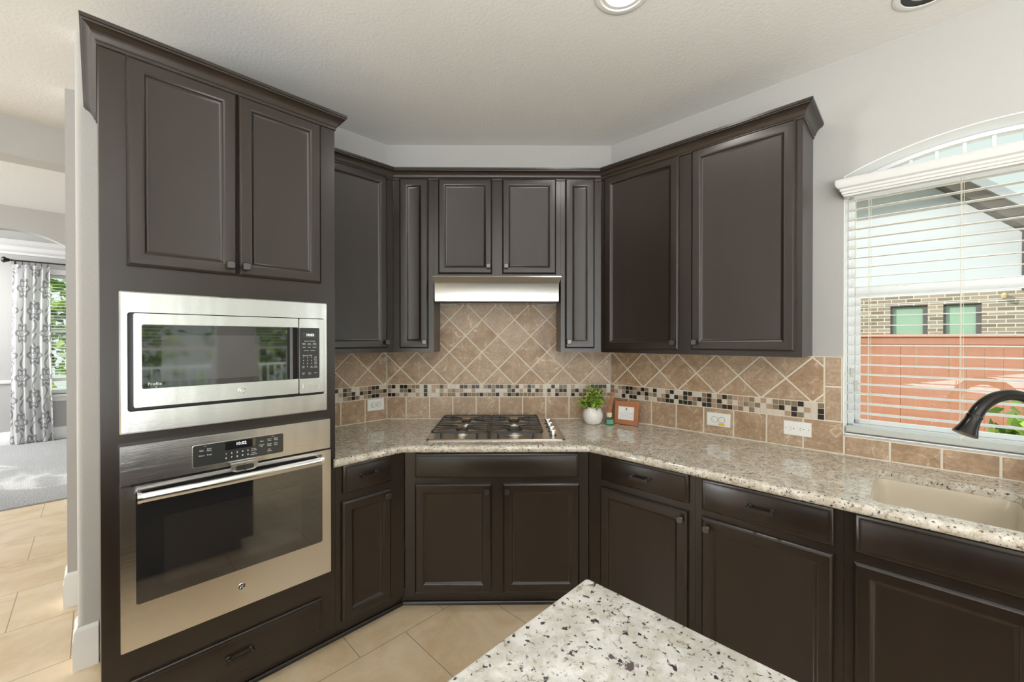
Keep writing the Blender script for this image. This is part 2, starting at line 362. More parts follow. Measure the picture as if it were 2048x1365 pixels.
# white painted lining of the window opening
bm = bmesh.new(); e = .004; R0, R1 = D0 - .001, D0 + .125
box(bm, WX0, WX0 + e, R0, R1, WZ0, az(WX0)); box(bm, WX1 - e, WX1, R0, R1, WZ0, az(WX1)); box(bm, WX0, WX1, R0 + .01, R1, WZ0, WZ0 + e)
prism(bm, [(x, az(x)) for x in xs] + [(x, az(x) - e) for x in reversed(xs)], R0, R1, 'y')
struct('trim_1', bm, 'reveal_white', 'R')
struct('wall_hall', B(-.112, 2.7, 3.3, 3.45, 0, CZ), 'wall_paint')
struct('trim_2', B(-5.1, 2.7, 3.95, 4.13, 2.601, CZ), 'wall_paint')           # dropped beam across the hall
# arched wall before the dining room
bm = bmesh.new(); ac, ar, asp = -.606, .667, 1.935
box(bm, -5.1, ac - ar, 6.6, 6.74, 0, CZ); box(bm, ac + ar, 2.7, 6.6, 6.74, 0, CZ)
prism(bm, [(ac - ar * math.cos(k * pi / 32), asp + ar * math.sin(k * pi / 32)) for k in range(33)] + [(ac + ar, CZ), (ac - ar, CZ)], 6.6, 6.74, 'y')
struct('wall_arch', bm, 'wall_paint')
# dining window wall
bm = bmesh.new(); X0, X1, Z0, Z1 = -.60, .55, .66, 2.40
Y0, Y1 = -2.85, -1.9  # opening added out of view to let sun onto the carpet
box(bm, -5.1, Y0, 8.9, 9.05, 0, CZ); box(bm, Y1, X0, 8.9, 9.05, 0, CZ); box(bm, Y0, Y1, 8.9, 9.05, 0, Z0); box(bm, Y0, Y1, 8.9, 9.05, Z1, CZ); box(bm, X1, 2.7, 8.9, 9.05, 0, CZ); box(bm, X0, X1, 8.9, 9.05, 0, Z0); box(bm, X0, X1, 8.9, 9.05, Z1, CZ)
struct('wall_dining', bm, 'wall_paint')
struct('wall_east', B(2.7, 2.82, 2.8, 9.05, 0, CZ), 'wall_paint')
# breakfast-room wall (behind the camera) with two mirrored windows and a wide one added for light, west wall with a patio opening
NB = -4.0; NW = ((-2.5, -.45), (.05, 1.35), (1.85, 2.42)); nz0, nz1 = .45, 2.25
bm = bmesh.new(); xx = -5.1
for a0, a1 in NW: box(bm, xx, a0, NB - .15, NB, 0, CZ); box(bm, a0, a1, NB - .15, NB, 0, nz0); box(bm, a0, a1, NB - .15, NB, nz1, CZ); xx = a1
box(bm, xx, 2.7, NB - .15, NB, 0, CZ); struct('wall_breakfast', bm, 'wall_paint')
bm = bmesh.new(); box(bm, -5.2, -5.05, -4.1, -2.9, 0, CZ); box(bm, -5.2, -5.05, .5, 9.0, 0, CZ); box(bm, -5.2, -5.05, -2.9, .5, 2.45, CZ); struct('wall_west', bm, 'wall_paint')
# baseboards and mouldings
bp = [(0, 0), (.016, 0), (.016, .125), (.012, .135), (.012, .165), (.006, .178), (0, .185)]
def base_trim(name, pts):
    b_ = bmesh.new(); sweep(b_, [WL('L', *p) for p in pts], bp); o = struct(name, b_, 'white_trim', 'D'); return o
base_trim('baseboard_left', [(-.06, WL_D + .12), (-.06, WL_D), (.005, WL_D)])
base_trim('baseboard_dining', [(-5, 8.9), (2.7, 8.9)])
base_trim('baseboard_hall', [(-.112, 3.44), (-.112, 3.3), (1.0, 3.3)])
bm = bmesh.new(); sweep(bm, [WL('L', -5, 8.9), WL('L', 2.7, 8.9)], [(0, .85), (.018, .855), (.022, .875), (.012, .89), (0, .898)]); struct('trim_3', bm, 'white_trim', 'D')
bm = bmesh.new(); sweep(bm, [WL('L', -5, 8.9), WL('L', 2.7, 8.9)], [(0, 2.64), (.015, 2.645), (.018, 2.67), (.05, 2.70), (.06, 2.75), (.10, 2.785), (.11, CZ), (0, CZ)]); struct('trim_4', bm, 'white_trim', 'D')

# ------------------------------------------------------------------ windows
def sash_window(name, run, x0, x1, z0, z1, d, mid, fw=.035, sash=.03):
    fr_ = bmesh.new()
    for a in ((x0, x0 + fw, z0, z1), (x1 - fw, x1, z0, z1), (x0, x1, z0, z0 + fw), (x0, x1, z1 - fw, z1)): box(fr_, a[0], a[1], d, d + .05, a[2], a[3], .003)
    o = struct(name, fr_, 'vinyl', run)
    sb = bmesh.new(); a0, a1 = x0 + fw, x1 - fw
    box(sb, a0, a1, d + .008, d + .045, mid - .02, mid + .025, .004)
    for a in ((a0, a0 + sash), (a1 - sash, a1)): box(sb, a[0], a[1], d + .010, d + .035, z0 + fw, mid, .003)
    box(sb, a0, a1, d + .010, d + .035, z0 + fw, z0 + fw + sash, .003)
    struct('sash', sb, 'vinyl', parent=o)
    gb = bmesh.new(); box(gb, a0, a1, d + .026, d + .029, z0 + fw, z1 - fw); struct('glass', gb, 'window_glass', parent=o)
    return o
win1 = sash_window('window_1', 'R', WX0 + .004, WX1 - .004, WZ0 + .01, 2.20, WR_D + .125, 1.705, .028, .022)
b_ = bmesh.new(); xa = [x for x in xs if abs(x - .25) < .482]
prism(b_, [(x, az(x) - .005) for x in xa] + [(x, max(2.2, az(x) - .024)) for x in reversed(xa)], WR_D + .125, WR_D + .175, 'y'); struct('arch_frame', b_, 'vinyl', parent=win1)
b_ = bmesh.new(); prism(b_, [(x, az(x) - .02) for x in xa] + [(xa[-1], 2.2), (xa[0], 2.2)], WR_D + .15, WR_D + .153, 'y'); struct('arch_glass', b_, 'window_glass', parent=win1)
b_ = bmesh.new()
for k in range(11):
    x = .25 + (k - 5) * .085; box(b_, x - .006, x + .006, WR_D + .140, WR_D + .150, 2.2, az(x) - .02)
struct('arch_muntins', b_, 'vinyl', parent=win1)
b_ = bmesh.new(); box(b_, -.05, -.01, WR_D + .128, WR_D + .133, 1.722, 1.734, .002); struct('sash_lock', b_, 'vinyl', parent=win1)
sash_window('window_7', 'R', V0, V1, WZ0, 2.2, WR_D + .125, 1.705, .028, .022)  # unseen window added so the side lamp can shine in
sash_window('window_2', 'L', X0, X1, Z0, Z1, 8.96, 1.58); sash_window('window_6', 'L', Y0, Y1, Z0, Z1, 8.96, 1.58)  # the left one is unseen, added to throw sun on the carpet
b_ = bmesh.new()
for a in ((X0 - .07, X0, Z0, Z1), (X1, X1 + .07, Z0, Z1), (X0 - .07, X1 + .07, Z1, Z1 + .075)): box(b_, a[0], a[1], 8.878, 8.899, a[2], a[3], .003)
box(b_, X0 - .1, X1 + .1, 8.84, 8.899, Z0 - .03, Z0, .004); box(b_, X0 - .07, X1 + .07, 8.882, 8.899, Z0 - .095, Z0 - .03, .003)
struct('trim_5', b_, 'white_trim')
for k, (a0, a1) in enumerate(NW): sash_window('window_%d' % (k + 3), 'L', a0, a1, nz0, nz1, NB - .10, 1.32)  # the first, widest one is added for light

# ------------------------------------------------------------------ blinds
def blind(name, label, run, x0, x1, z0, z1, d0, d1, pitch, tilt=0.0, valance=None, rail=True, group=None, cords=(), mat='blind_white'):
    T = Thing(name, label, 'window blind', run, ((x0 + x1) / 2, (d0 + d1) / 2, z0), group)
    z = z1; k = 0
    n = int((z1 - z0 - .03) / pitch)
    first = None
    for i in range(n):
        zz = z1 - pitch * (i + .5)
        if first is None:
            b_ = bmesh.new(); c = (d0 + d1) / 2; hw = (d1 - d0) / 2
            for sgn in (0,):
                pr = [(c - hw, zz - .0014 - tilt), (c + hw, zz - .0014 + tilt), (c + hw, zz + .0014 + tilt), (c, zz + .0026), (c - hw, zz + .0014 - tilt)]
                prism(b_, pr, x0 + .004, x1 - .004, 'x')
            first = T.part('slat', b_, mat); z_first = zz
        else:
            c_ = first.copy(); COL.objects.link(c_); c_.location.z = zz - z_first
    for x in cords:
        b_ = bmesh.new()
        for dd in (d0 - .001, d1 + .001): cyl(b_, (x, dd, z0 + .01), (x, dd, z1), .0009, n=6)
        cyl(b_, (x + .008, (d0 + d1) / 2, z0 + .01), (x + .008, (d0 + d1) / 2, z1), .0008, n=6)
        T.part('ladder_cord', b_, 'cord')
    if rail: T.part('bottom_rail', B(x0 + .003, x1 - .003, d0 - .002, d1 + .002, z0, z0 + .028, .004), 'blind_grey' if mat == 'blind_white' and cords else mat)
    return T
kb = blind('window_blind', 'white slatted blind with moulded valance in the arched window over the sink', 'R', WX0 + .005, WX1 - .005, WZ0 + .010, 2.168, WR_D + .012, WR_D + .060, .0470, .0015, cords=(-.147, .150, .36, .65))
vz = 2.145
b_ = bmesh.new(); vp = [(0, 0), (.016, .0), (.019, .008), (.024, .010), (.024, .020), (.030, .024), (.030, .034), (.040, .040), (.046, .052), (.047, .072), (.044, .078), (0, .078)]
P0, P1 = (WX0 + .022, WR_D - .003), (WX1 - .022, WR_D - .003)
sweep(b_, [WL('R', P0[0], P0[1]), WL('R', P0[0], P0[1] - .048), WL('R', P1[0], P1[1] - .048), WL('R', *P1)], [(o_, vz + z_) for o_, z_ in vp])
inv = rot('R').inverted()
for v in b_.verts: v.co = inv @ v.co
kb.part('valance', b_, 'valance_white')
kb.part('headrail', B(WX0 + .01, WX1 - .01, WR_D + .008, WR_D + .065, 2.172, 2.215), 'blind_white')
for x, z in ((-.207, 1.33), (-.192, 1.268)):
    b_ = bmesh.new(); cyl(b_, (x, WR_D + .004, z), (x, WR_D + .004, 2.17), .0008, n=6); c = kb.part('pull_cord', b_, 'cord')
    b_ = bmesh.new(); lathe(b_, [(.003, 0), (.008, .002), (.0065, .012), (.0065, .03), (.009, .042), (.004, .046)], (x, WR_D + .004, z - .046), n=12); kb.part('tassel', b_, 'blind_grey', c)
blind('window_blind', 'white slatted blind beside the patterned curtain in the dining room', 'L', X0 + .01, X1 - .01, Z0 + .01, Z1 - .02, 8.915, 8.95, .046, .004)
for k, (a0, a1) in enumerate(NW[1:]):
    blind('window_blind', ('white half-lowered blind in the wide window mirrored at the left of the microwave door', 'white half-lowered blind in the narrow window mirrored at the right of the microwave door')[k], 'L', a0 + .01, a1 - .01, 1.30, nz1 - .01, NB - .07, NB - .025, .05, .004, rail=False)

# ------------------------------------------------------------------ hardware
def knob(T, parent, x, z, front):
    b_ = bmesh.new(); cyl(b_, (x, front + .001, z), (x, front - .014, z), .006, .0075, 12)
    rings = []
    for hw, dep in ((.008, .012), (.0135, .015), (.0150, .021), (.0125, .0255)):
        rings.append([(px, front - dep, pz) for px, pz in rrect(x - hw, x + hw, z - hw, z + hw, hw * .45, 3)])
    loft(b_, rings); return T.part('knob', b_, 'pewter', parent)
def pull(T, parent, x, z, front, L=.096):
    b_ = bmesh.new()
    for s_ in (-1, 1): lathe(b_, [(.009, -.001), (.0095, .004), (.006, .009), (.006, .016), (.0075, .022), (.005, .026)], (x + s_ * (L / 2 - .009), front, z), (0, -1, 0), 14)
    prism(b_, [(front - .020, z - .012), (front - .027, z - .012), (front - .027, z + .001), (front - .020, z + .003)], x - L / 2, x + L / 2, 'x')
    return T.part('handle', b_, 'bronze_dark', parent)
def seam_face(b_, x0, x1, d, z0, z1): box(b_, x0, x1, d, d + .02, z0, z1)

# ------------------------------------------------------------------ tall oven cabinet
FL, FR, FD = 1.935, 1.853, 2.185       # base cabinet faces
T0, T1 = .010, .787
tall = Thing('oven_cabinet', 'tall dark espresso cabinet housing the microwave and wall oven', 'cabinet', 'L', (.4, 2.28, 0))
b_ = bmesh.new()
seam_face(b_, T0, .085, FL, .09, 2.45); seam_face(b_, .722, T1, FL, .09, 2.45)
for z0, z1 in ((.09, .42), (1.085, 1.165), (1.61, 2.45)): seam_face(b_, .085, .722, FL, z0, z1)
box(b_, T0, T0 + .018, FL + .02, 2.64, .09, 2.45); box(b_, T1 - .018, T1, FL + .02, 2.64, .09, 2.45); box(b_, T0, T1, 2.62, 2.64, .09, 2.45)
for z in (.09, .395, 1.115, 1.62, 2.432): box(b_, T0 + .018, T1 - .018, FL + .02, 2.62, z, z + .018)
tall.part('carcass', b_, 'espresso')
tall.part('toe_kick', B(T0, T1, FL + .075, FL + .09, 0, .09), 'espresso')
b_ = bmesh.new(); prism(b_, [(FL + .075, 0), (FL + .061, 0), (FL + .062, .008), (FL + .068, .016), (FL + .075, .018)], T0, T1, 'x'); tall.part('shoe_moulding', b_, 'espresso')
for x0, x1, kx in ((.076, .398, .371), (.402, .721, .424)):
    dr = tall.part('door', door_bm(x0, x1, 1.723, 2.443, FL - .020), 'espresso'); knob(tall, dr, kx, 1.759, FL - .020)
dr = tall.part('drawer', drawer_bm(.078, .721, .138, .283, FL - .020), 'espresso'); pull(tall, dr, .400, .213, FL - .020)
crown = [(0, 0), (.005, .002), (.006, .012), (.010, .016), (.013, .026), (.021, .040), (.031, .048), (.038, .051), (.039, .056), (.043, .058), (.044, .069), (0, .069)]
def crown_bm(pts, z, run):
    b_ = bmesh.new(); sweep(b_, pts, [(o_, z + h_) for o_, h_ in crown]); iv = rot(run).inverted()
    for v in b_.verts: v.co = iv @ v.co
    return b_
tall.part('crown_moulding', crown_bm([WL('L', T0, 2.64), WL('L', T0, FL), WL('L', T1, FL), WL('L', T1, 2.60)], 2.445, 'L'), 'espresso')

# ------------------------------------------------------------------ microwave
mw = Thing('microwave', 'stainless steel built-in microwave above the wall oven', 'microwave', 'L', (.4, 2.1, 1.14))
F = FL - .020
b_ = bmesh.new(); o_ = rrect(.056, .745, 1.143, 1.633, .004, 2); i_ = rrect(.076, .730, 1.219, 1.562, .008, 2)
def ring_plate(bm, o_, i_, y0, y1, ch=.004):
    c = (sum(p[0] for p in o_) / len(o_), sum(p[1] for p in o_) / len(o_))
    oc = [(p[0] + math.copysign(ch, c[0] - p[0]), p[1] + math.copysign(ch, c[1] - p[1])) for p in o_]
    n = len(o_); R_ = [[bm.verts.new((x, y, z)) for x, z in P] for P, y in ((o_, y1), (o_, y0 + ch), (oc, y0), (i_, y0), (i_, y1))]
    for A, Bq in zip(R_, R_[1:] + R_[:1]):
        for k in range(n): bm.faces.new((A[k], A[(k + 1) % n], Bq[(k + 1) % n], Bq[k]))
ring_plate(b_, o_, i_, F, FL); mw.part('trim_frame', b_, 'steel')
mw.part('body', B(.09, .716, FL + .003, 2.40, 1.19, 1.59), 'black_plastic')
b_ = bmesh.new(); box(b_, .077, .729, FL - .004, FL + .002, 1.220, 1.561); mw.part('cavity_lining', b_, 'black_plastic')
MF = F - .014
md = mw.part('door', plate(.091, .6165, 1.233, 1.558, MF, FL - .004, .006), 'steel')
mw.part('glass', plate(.112, .6165, 1.296, 1.520, MF - .0012, MF + .002, .006), 'black_glass', md)
mw.part('screen_mesh', plate(.164, .469, 1.318, 1.483, MF - .0018, MF - .0010, .002), 'mesh_grey', md)
b_ = bmesh.new(); prism(b_, [(.572, MF - .002), (.578, MF - .014), (.588, MF - .019), (.600, MF - .014), (.612, MF - .002)], 1.297, 1.519, 'z'); mw.part('handle', b_, 'black_plastic', md)
b_ = bmesh.new(); text_into(b_, 'Profile', .1455, 1.3115, MF - .0022, .0145); prism(b_, [(.147, 1.302), (.151, 1.302), (.149, 1.299)], MF - .0022, MF - .0018, 'y'); mw.part('lettering', b_, 'white_print', md)
def logo(T, x, z, y, r, dark, parent):
    b_ = bmesh.new(); n = 28
    lathe(b_, [(r, 0), (r, .0012), (r * .9, .002), (r * .86, .0012), (r * .86, 0)], (x, y, z), (0, -1, 0), n, False, False)
    def st(pts, w=.075):
        tube(b_, [(x + px * r, y - .0012, z + pz * r) for px, pz in pts], w * r, 6, .6)
    st([(-.08, .30), (-.22, .42), (-.40, .30), (-.42, .02), (-.25, -.08), (-.12, .08), (-.14, .30), (-.16, -.2), (-.28, -.48), (-.45, -.40), (-.36, -.2), (-.1, -.05)])
    st([(.08, .02), (.30, .10), (.40, .28), (.28, .44), (.12, .30), (.10, -.05), (.16, -.38), (.34, -.46), (.48, -.28)])
    for k in range(4):
        a = pi / 4 + k * pi / 2; st([(.60 * math.cos(a - .35), .60 * math.sin(a - .35)), (.72 * math.cos(a), .72 * math.sin(a)), (.60 * math.cos(a + .35), .60 * math.sin(a + .35))], .05)
    e_ = T.part('emblem', b_, 'chrome', parent)
    b_ = bmesh.new(); lathe(b_, [(r * .88, 0), (r * .88, .0006)], (x, y, z), (0, -1, 0), n); T.part('emblem_disc', b_, 'black_glass' if dark else 'steel', parent)
logo(mw, .406, 1.265, MF, .0125, False, md)
cp = mw.part('control_panel', plate(.620, .724, 1.231, 1.558, MF, FL - .004, .005), 'steel')
mw.part('key_pad', plate(.6205, .704, 1.295, 1.518, MF - .0012, MF + .002, .005), 'panel_black', cp)
b_ = plate(.636, .703, 1.246, 1.273, MF - .0006, MF + .001, .002); ring_plate(b_, rrect(.6345, .7045, 1.2445, 1.2745, .002, 2), rrect(.636, .703, 1.246, 1.273, .002, 2), MF - .001, MF + .001, .0003); mw.part('open_button', b_, 'steel', cp)
disp = mw.part('display', plate(.634, .691, 1.473, 1.499, MF - .0020, MF - .0008, .001), 'black_glass')
b_ = bmesh.new(); text_into(b_, '10:03', .664, 1.4865, MF - .0026, .0155, bold=.0003); mw.part('digits', b_, 'digits', disp)
b_ = bmesh.new(); y = MF - .0018; sz = .0062
for s_, x, z in (('Sensor Cooking', .6625, 1.460), ('Express Cook', .653, 1.397)): text_into(b_, s_, x, z, y, .0068)
for s_, x, z in (('Reheat\nMenu', .639, 1.447), ('Auto\nDefrost', .661, 1.447), ('Weight\nDefrost', .683, 1.447), ('Potato', .639, 1.433), ('Pizza', .661, 1.433), ('Popcorn', .683, 1.433), ('Beverage', .648, 1.419), ('Vegetable', .675, 1.419),
                 ('Add\n30 Sec', .687, 1.387), ('Power\nLevel', .687, 1.374), ('Cook\nTime', .687, 1.361), ('Timer\nOn/Off', .687, 1.346), ('Help\nLock', .636, 1.346), ('Set\nClock', .670, 1.346), ('Cancel\nOff', .636, 1.318), ('Start\nPause', .662, 1.318), ('Sound', .687, 1.319)): text_into(b_, s_, x, z, y, .0050)
for k, s_ in enumerate('1234567890'): text_into(b_, s_, (.636, .653, .670)[k % 3] if k < 9 else .653, 1.3885 - .0135 * (k // 3), y, .0075)
mw.part('button_lettering', b_, 'white_print', cp)

# ------------------------------------------------------------------ wall oven
ov = Thing('wall_oven', 'stainless steel wall oven with black glass door below the microwave', 'oven', 'L', (.4, 2.2, .40))
ov.part('body', B(.09, .716, FL + .002, 2.55, .425, 1.08), 'black_plastic')
cp = ov.part('control_panel', plate(.056, .754, .970, 1.103, F - .006, FL - .0005, .003), 'steel')
b_ = plate(.253, .557, .990, 1.069, F - .0075, F - .004, .007); kp = ov.part('key_pad', b_, 'panel_black', cp)
b_ = bmesh.new(); ring_plate(b_, rrect(.2505, .5595, .9875, 1.0715, .008, 4), rrect(.253, .557, .990, 1.069, .007, 4), F - .0085, F - .005, .0005); ov.part('key_pad_rim', b_, 'steel', cp)
disp = ov.part('display', plate(.352, .455, 1.035, 1.066, F - .0085, F - .007, .001), 'black_glass')
b_ = bmesh.new(); text_into(b_, '10:02', .405, 1.0545, F - .0092, .0165, bold=.0002); ov.part('digits', b_, 'digits', disp)
b_ = bmesh.new(); y = F - .0080
for s_, x, z in (('Bake', .278, 1.048), ('Broil\nHi/Lo', .3015, 1.0485), ('Warm', .278, 1.029), ('Proof', .3015, 1.029), ('Timer\nOn/Off', .4485, 1.0215), ('Lock\nControls', .4485, 1.005), ('Start', .477, 1.049), ('Cancel\nOff', .4765, 1.031), ('Cook\nTime', .505, 1.050), ('Delay\nTime', .529, 1.050), ('Steam\nClean', .505, 1.030), ('Oven\nLight', .529, 1.030), ('Set\nClock', .505, 1.008)): text_into(b_, s_, x, z, y, .0068)
for k, s_ in enumerate('1234567890'): text_into(b_, s_, .355 + .0183 * (k % 5), 1.021 - .0162 * (k // 5), y, .0095, bold=.0002)
text_into(b_, 'Oven', .289, 1.064, y, .004); text_into(b_, 'Time', .517, 1.063, y, .004)
ov.part('button_lettering', b_, 'white_print', cp)
OF = F - .012
od = ov.part('door', plate(.056, .754, .401, .963, OF, FL - .0005, .003), 'steel')
ov.part('glass', plate(.095, .716, .5525, .949, OF - .0015, OF + .004, .008), 'black_glass', od)
ov.part('window', plate(.169, .627, .597, .836, OF - .0021, OF - .0012, .006), 'oven_window', od)
b_ = bmesh.new(); P = []; n = 24
for k in range(n + 1):
    u = k / n; P.append((.103 + (.700 - .103) * u, OF - .040 - .016 * math.sin(pi * u), .929 + .003 * math.sin(pi * u)))
rings = []
for x, yy, zz in P: rings.append([(x, yy + .010 * math.cos(a), zz + .0165 * math.sin(a)) for a in [2 * pi * j / 12 for j in range(12)]])
loft(b_, rings); hd = ov.part('handle', b_, 'steel', od)
b_ = bmesh.new()
for x in (.103, .700):
    rings = [[(x + sx_, OF - .040 + .0125 * math.cos(a), .929 + .0185 * math.sin(a)) for a in [2 * pi * j / 14 for j in range(14)]] for sx_ in (-.006, .006)]
    loft(b_, rings); box(b_, x - .005, x + .005, OF - .034, OF + .001, .916, .942, .002)
ov.part('handle_bracket', b_, 'chrome', od)
b_ = bmesh.new(); prism(b_, [(.366, .982), (.457, .982), (.457, .966), (.452, .955), (.440, .949), (.383, .949), (.371, .955), (.366, .966)], OF - .024, OF - .002, 'y'); la = ov.part('latch', b_, 'steel')
b_ = plate(.381, .442, .955, .974, OF - .0255, OF - .0235, .006); box(b_, .408, .415, OF - .032, OF - .025, .953, .977, .002); ov.part('latch_slot', b_, 'panel_black', la)
logo(ov, .404, .483, OF, .0135, True, od)

# ------------------------------------------------------------------ base cabinets
def base_cab(name, label, run, x0, x1, face, depth, parts, group='base cabinets', mitre=(0, 0)):
    T = Thing(name, label, 'cabinet', run, ((x0 + x1) / 2, face + depth / 2, 0), group)
    b_ = bmesh.new(); z0, z1 = .09, .866
    box(b_, x0, x1, face, face + .02, z0, z1)
    xa, xb = x0 + mitre[0], x1 - mitre[1]
    box(b_, xa, xa + .018, face + .02, face + depth, z0, z1); box(b_, xb - .018, xb, face + .02, face + depth, z0, z1)
    box(b_, xa + .018, xb - .018, face + .02, face + depth, z0, z0 + .018); box(b_, xa + .018, xb - .018, face + depth - .012, face + depth, z0 + .018, z1)
    T.part('carcass', b_, 'espresso')
    tx0, tx1 = x0 - (.03 if mitre[0] else 0), x1 + (.03 if mitre[1] else 0)
    T.part('toe_kick', B(tx0, tx1, face + .075, face + .09, 0, z0), 'espresso')
    b_ = bmesh.new(); prism(b_, [(face + .075, 0), (face + .061, 0), (face + .062, .008), (face + .068, .016), (face + .075, .018)], tx0, tx1, 'x'); T.part('shoe_moulding', b_, 'espresso')
    for k in parts:
        if k[0] == 'drawer': p = T.part('drawer', drawer_bm(*k[1:5], face - .02), 'espresso'); pull(T, p, (k[1] + k[2]) / 2, (k[3] + k[4]) / 2 + .004, face - .02)
        elif k[0] == 'false': T.part('false_drawer_front', drawer_bm(*k[1:5], face - .02), 'espresso')
        else: p = T.part('door', door_bm(*k[1:5], face - .02), 'espresso'); knob(T, p, k[5], k[6], face - .02)
    return T
cxL = FD - FL / s2; cxR = FR / s2 - FD
tLc = s2 * (cxL + FD); tRc = s2 * (cxR - FD)
base_cab('base_cabinet', 'narrow dark base cabinet with one drawer beside the oven cabinet', 'L', T1 + .001, tLc - .002, FL, .60, [('drawer', .820, 1.069, .735, .868), ('door', .815, 1.068, .125, .695, 1.040, .668)], mitre=(0, .03))
base_cab('base_cabinet', 'dark two-door base cabinet under the gas cooktop', 'D', cxL + .002, cxR - .002, FD, .60, [('false', -.492, .377, .731, .859), ('door', -.494, -.086, .114, .697, -.110, .661), ('door', -.025, .383, .114, .697, -.003, .661)], mitre=(.03, .03))
base_cab('base_cabinet', 'dark base cabinet right of the cooktop cabinet, knob at top right of its door', 'R', tRc + .002, -.6805, FR, .64, [('drawer', -1.152, -.707, .736, .865), ('door', -1.157, -.711, .114, .699, -.734, .665)], mitre=(.03, 0))
base_cab('base_cabinet', 'wider dark base cabinet left of the sink cabinet, knob at top left of its door', 'R', -.6795, -.1685, FR, .64, [('drawer', -.649, -.197, .729, .864), ('door', -.649, -.197, .114, .697, -.622, .658)])
base_cab('base_cabinet', 'near-black base cabinet under the cream sink', 'R', -.1675, .75, FR, .64, [('false', -.137, .72, .730, .863), ('door', -.141, .272, .114, .697, .245, .658), ('door', .305, .72, .114, .697, .332, .658)])

# ------------------------------------------------------------------ upper cabinets
def upper(name, label, run, x0, x1, z0, z1, face, wall, doors, mitre=(0, 0), group='upper cabinets'):
    T = Thing(name, label, 'cabinet', run, ((x0 + x1) / 2, (face + wall) / 2, z0), group)
    b_ = bmesh.new(); box(b_, x0, x1, face, face + .02, z0, z1); xa, xb = x0 + mitre[0], x1 - mitre[1]
    box(b_, xa, xb, face + .02, wall, z0, z1); T.part('carcass', b_, 'espresso')
    for k in doors:
        p = T.part('door', door_bm(*k[:4], face - .02, k[6] if len(k) > 6 else .04), 'espresso'); knob(T, p, k[4], k[5], face - .02)
    return T
UL, UR, UD = 2.371, 2.278, 2.621
ux0 = UD - UL / s2; ux1 = UR / s2 - UD; tUL = s2 * (ux0 + UD); tUR = s2 * (ux1 - UD)
UT = 2.50
upper('upper_cabinet', 'dark upper cabinet between the oven cabinet and the corner, one wide door', 'L', T1 + .001, tUL - .001, 1.384, UT, UL, 2.64, [(.823, 1.286, 1.412, 2.488, 1.272, 1.450)], (0, .12))
upper('upper_cabinet', 'slim dark upper cabinet left of the range hood', 'D', ux0 + .001, -.4735, 1.384, UT, UD, 2.864, [(-.690, -.507, 1.410, 2.492, -.526, 1.450, .042)], (.10, 0))
upper('upper_cabinet', 'short dark two-door cabinet above the range hood', 'D', -.4725, .3405, 1.862, UT, UD, 2.88, [(-.443, -.100, 1.885, 2.491, -.122, 1.932, .036), (-.035, .309, 1.885, 2.491, -.009, 1.932, .036)])
upper('upper_cabinet', 'slim dark upper cabinet right of the range hood', 'D', .3415, ux1 - .001, 1.384, UT, UD, 2.864, [(.368, .556, 1.410, 2.494, .390, 1.452, .042)], (0, .10))
upper('upper_cabinet', 'large dark two-door upper cabinet beside the arched window', 'R', tUR + .001, -.360, 1.384, UT, UR, 2.55, [(-1.397, -.925, 1.408, 2.489, -.951, 1.450), (-.856, -.386, 1.411, 2.487, -.833, 1.452)], (.12, 0))
bm = crown_bm([WL('L', T1 + .002, UL), (ux0, UD), (ux1, UD), WL('R', -.360, UR), WL('R', -.360, 2.552)], 2.482, 'D')
solo('crown_moulding', bm, 'espresso', 'D', (0, 2.6, 2.48), 'dark crown moulding running along the tops of the upper cabinets', 'crown moulding')

# ------------------------------------------------------------------ range hood
hood = Thing('range_hood', 'stainless steel under-cabinet range hood over the cooktop', 'range hood', 'D', (-.066, 2.7, 1.70))
b_ = bmesh.new(); a0, a1 = -.455, .319
def hring(x0, x1, d, z): return [(x0, d, z), (x1, d, z)]
prof = [(-.461, .330, 2.517, 1.858), (-.463, .334, 2.515, 1.852), (-.456, .322, 2.537, 1.822), (-.455, .319, 2.542, 1.814), (-.455, .319, 2.553, 1.706), (-.453, .317, 2.559, 1.699), (-.452, .316, 2.60, 1.699)]
loft(b_, [[(p[0], p[2], p[3]), (p[1], p[2], p[3]), (p[1], p[2] + .006, p[3]), (p[0], p[2] + .006, p[3])] for p in prof])
for f_ in b_.faces: f_.smooth = True
hood.part('front_panel', b_, 'hood_steel')
b_ = bmesh.new(); box(b_, a0 + .002, a1 - .002, 2.575, 2.865, 1.716, 1.858); hood.part('body', b_, 'hood_steel')
hood.part('filter', B(-.35, .21, 2.58, 2.85, 1.706, 1.716), 'mesh_grey')

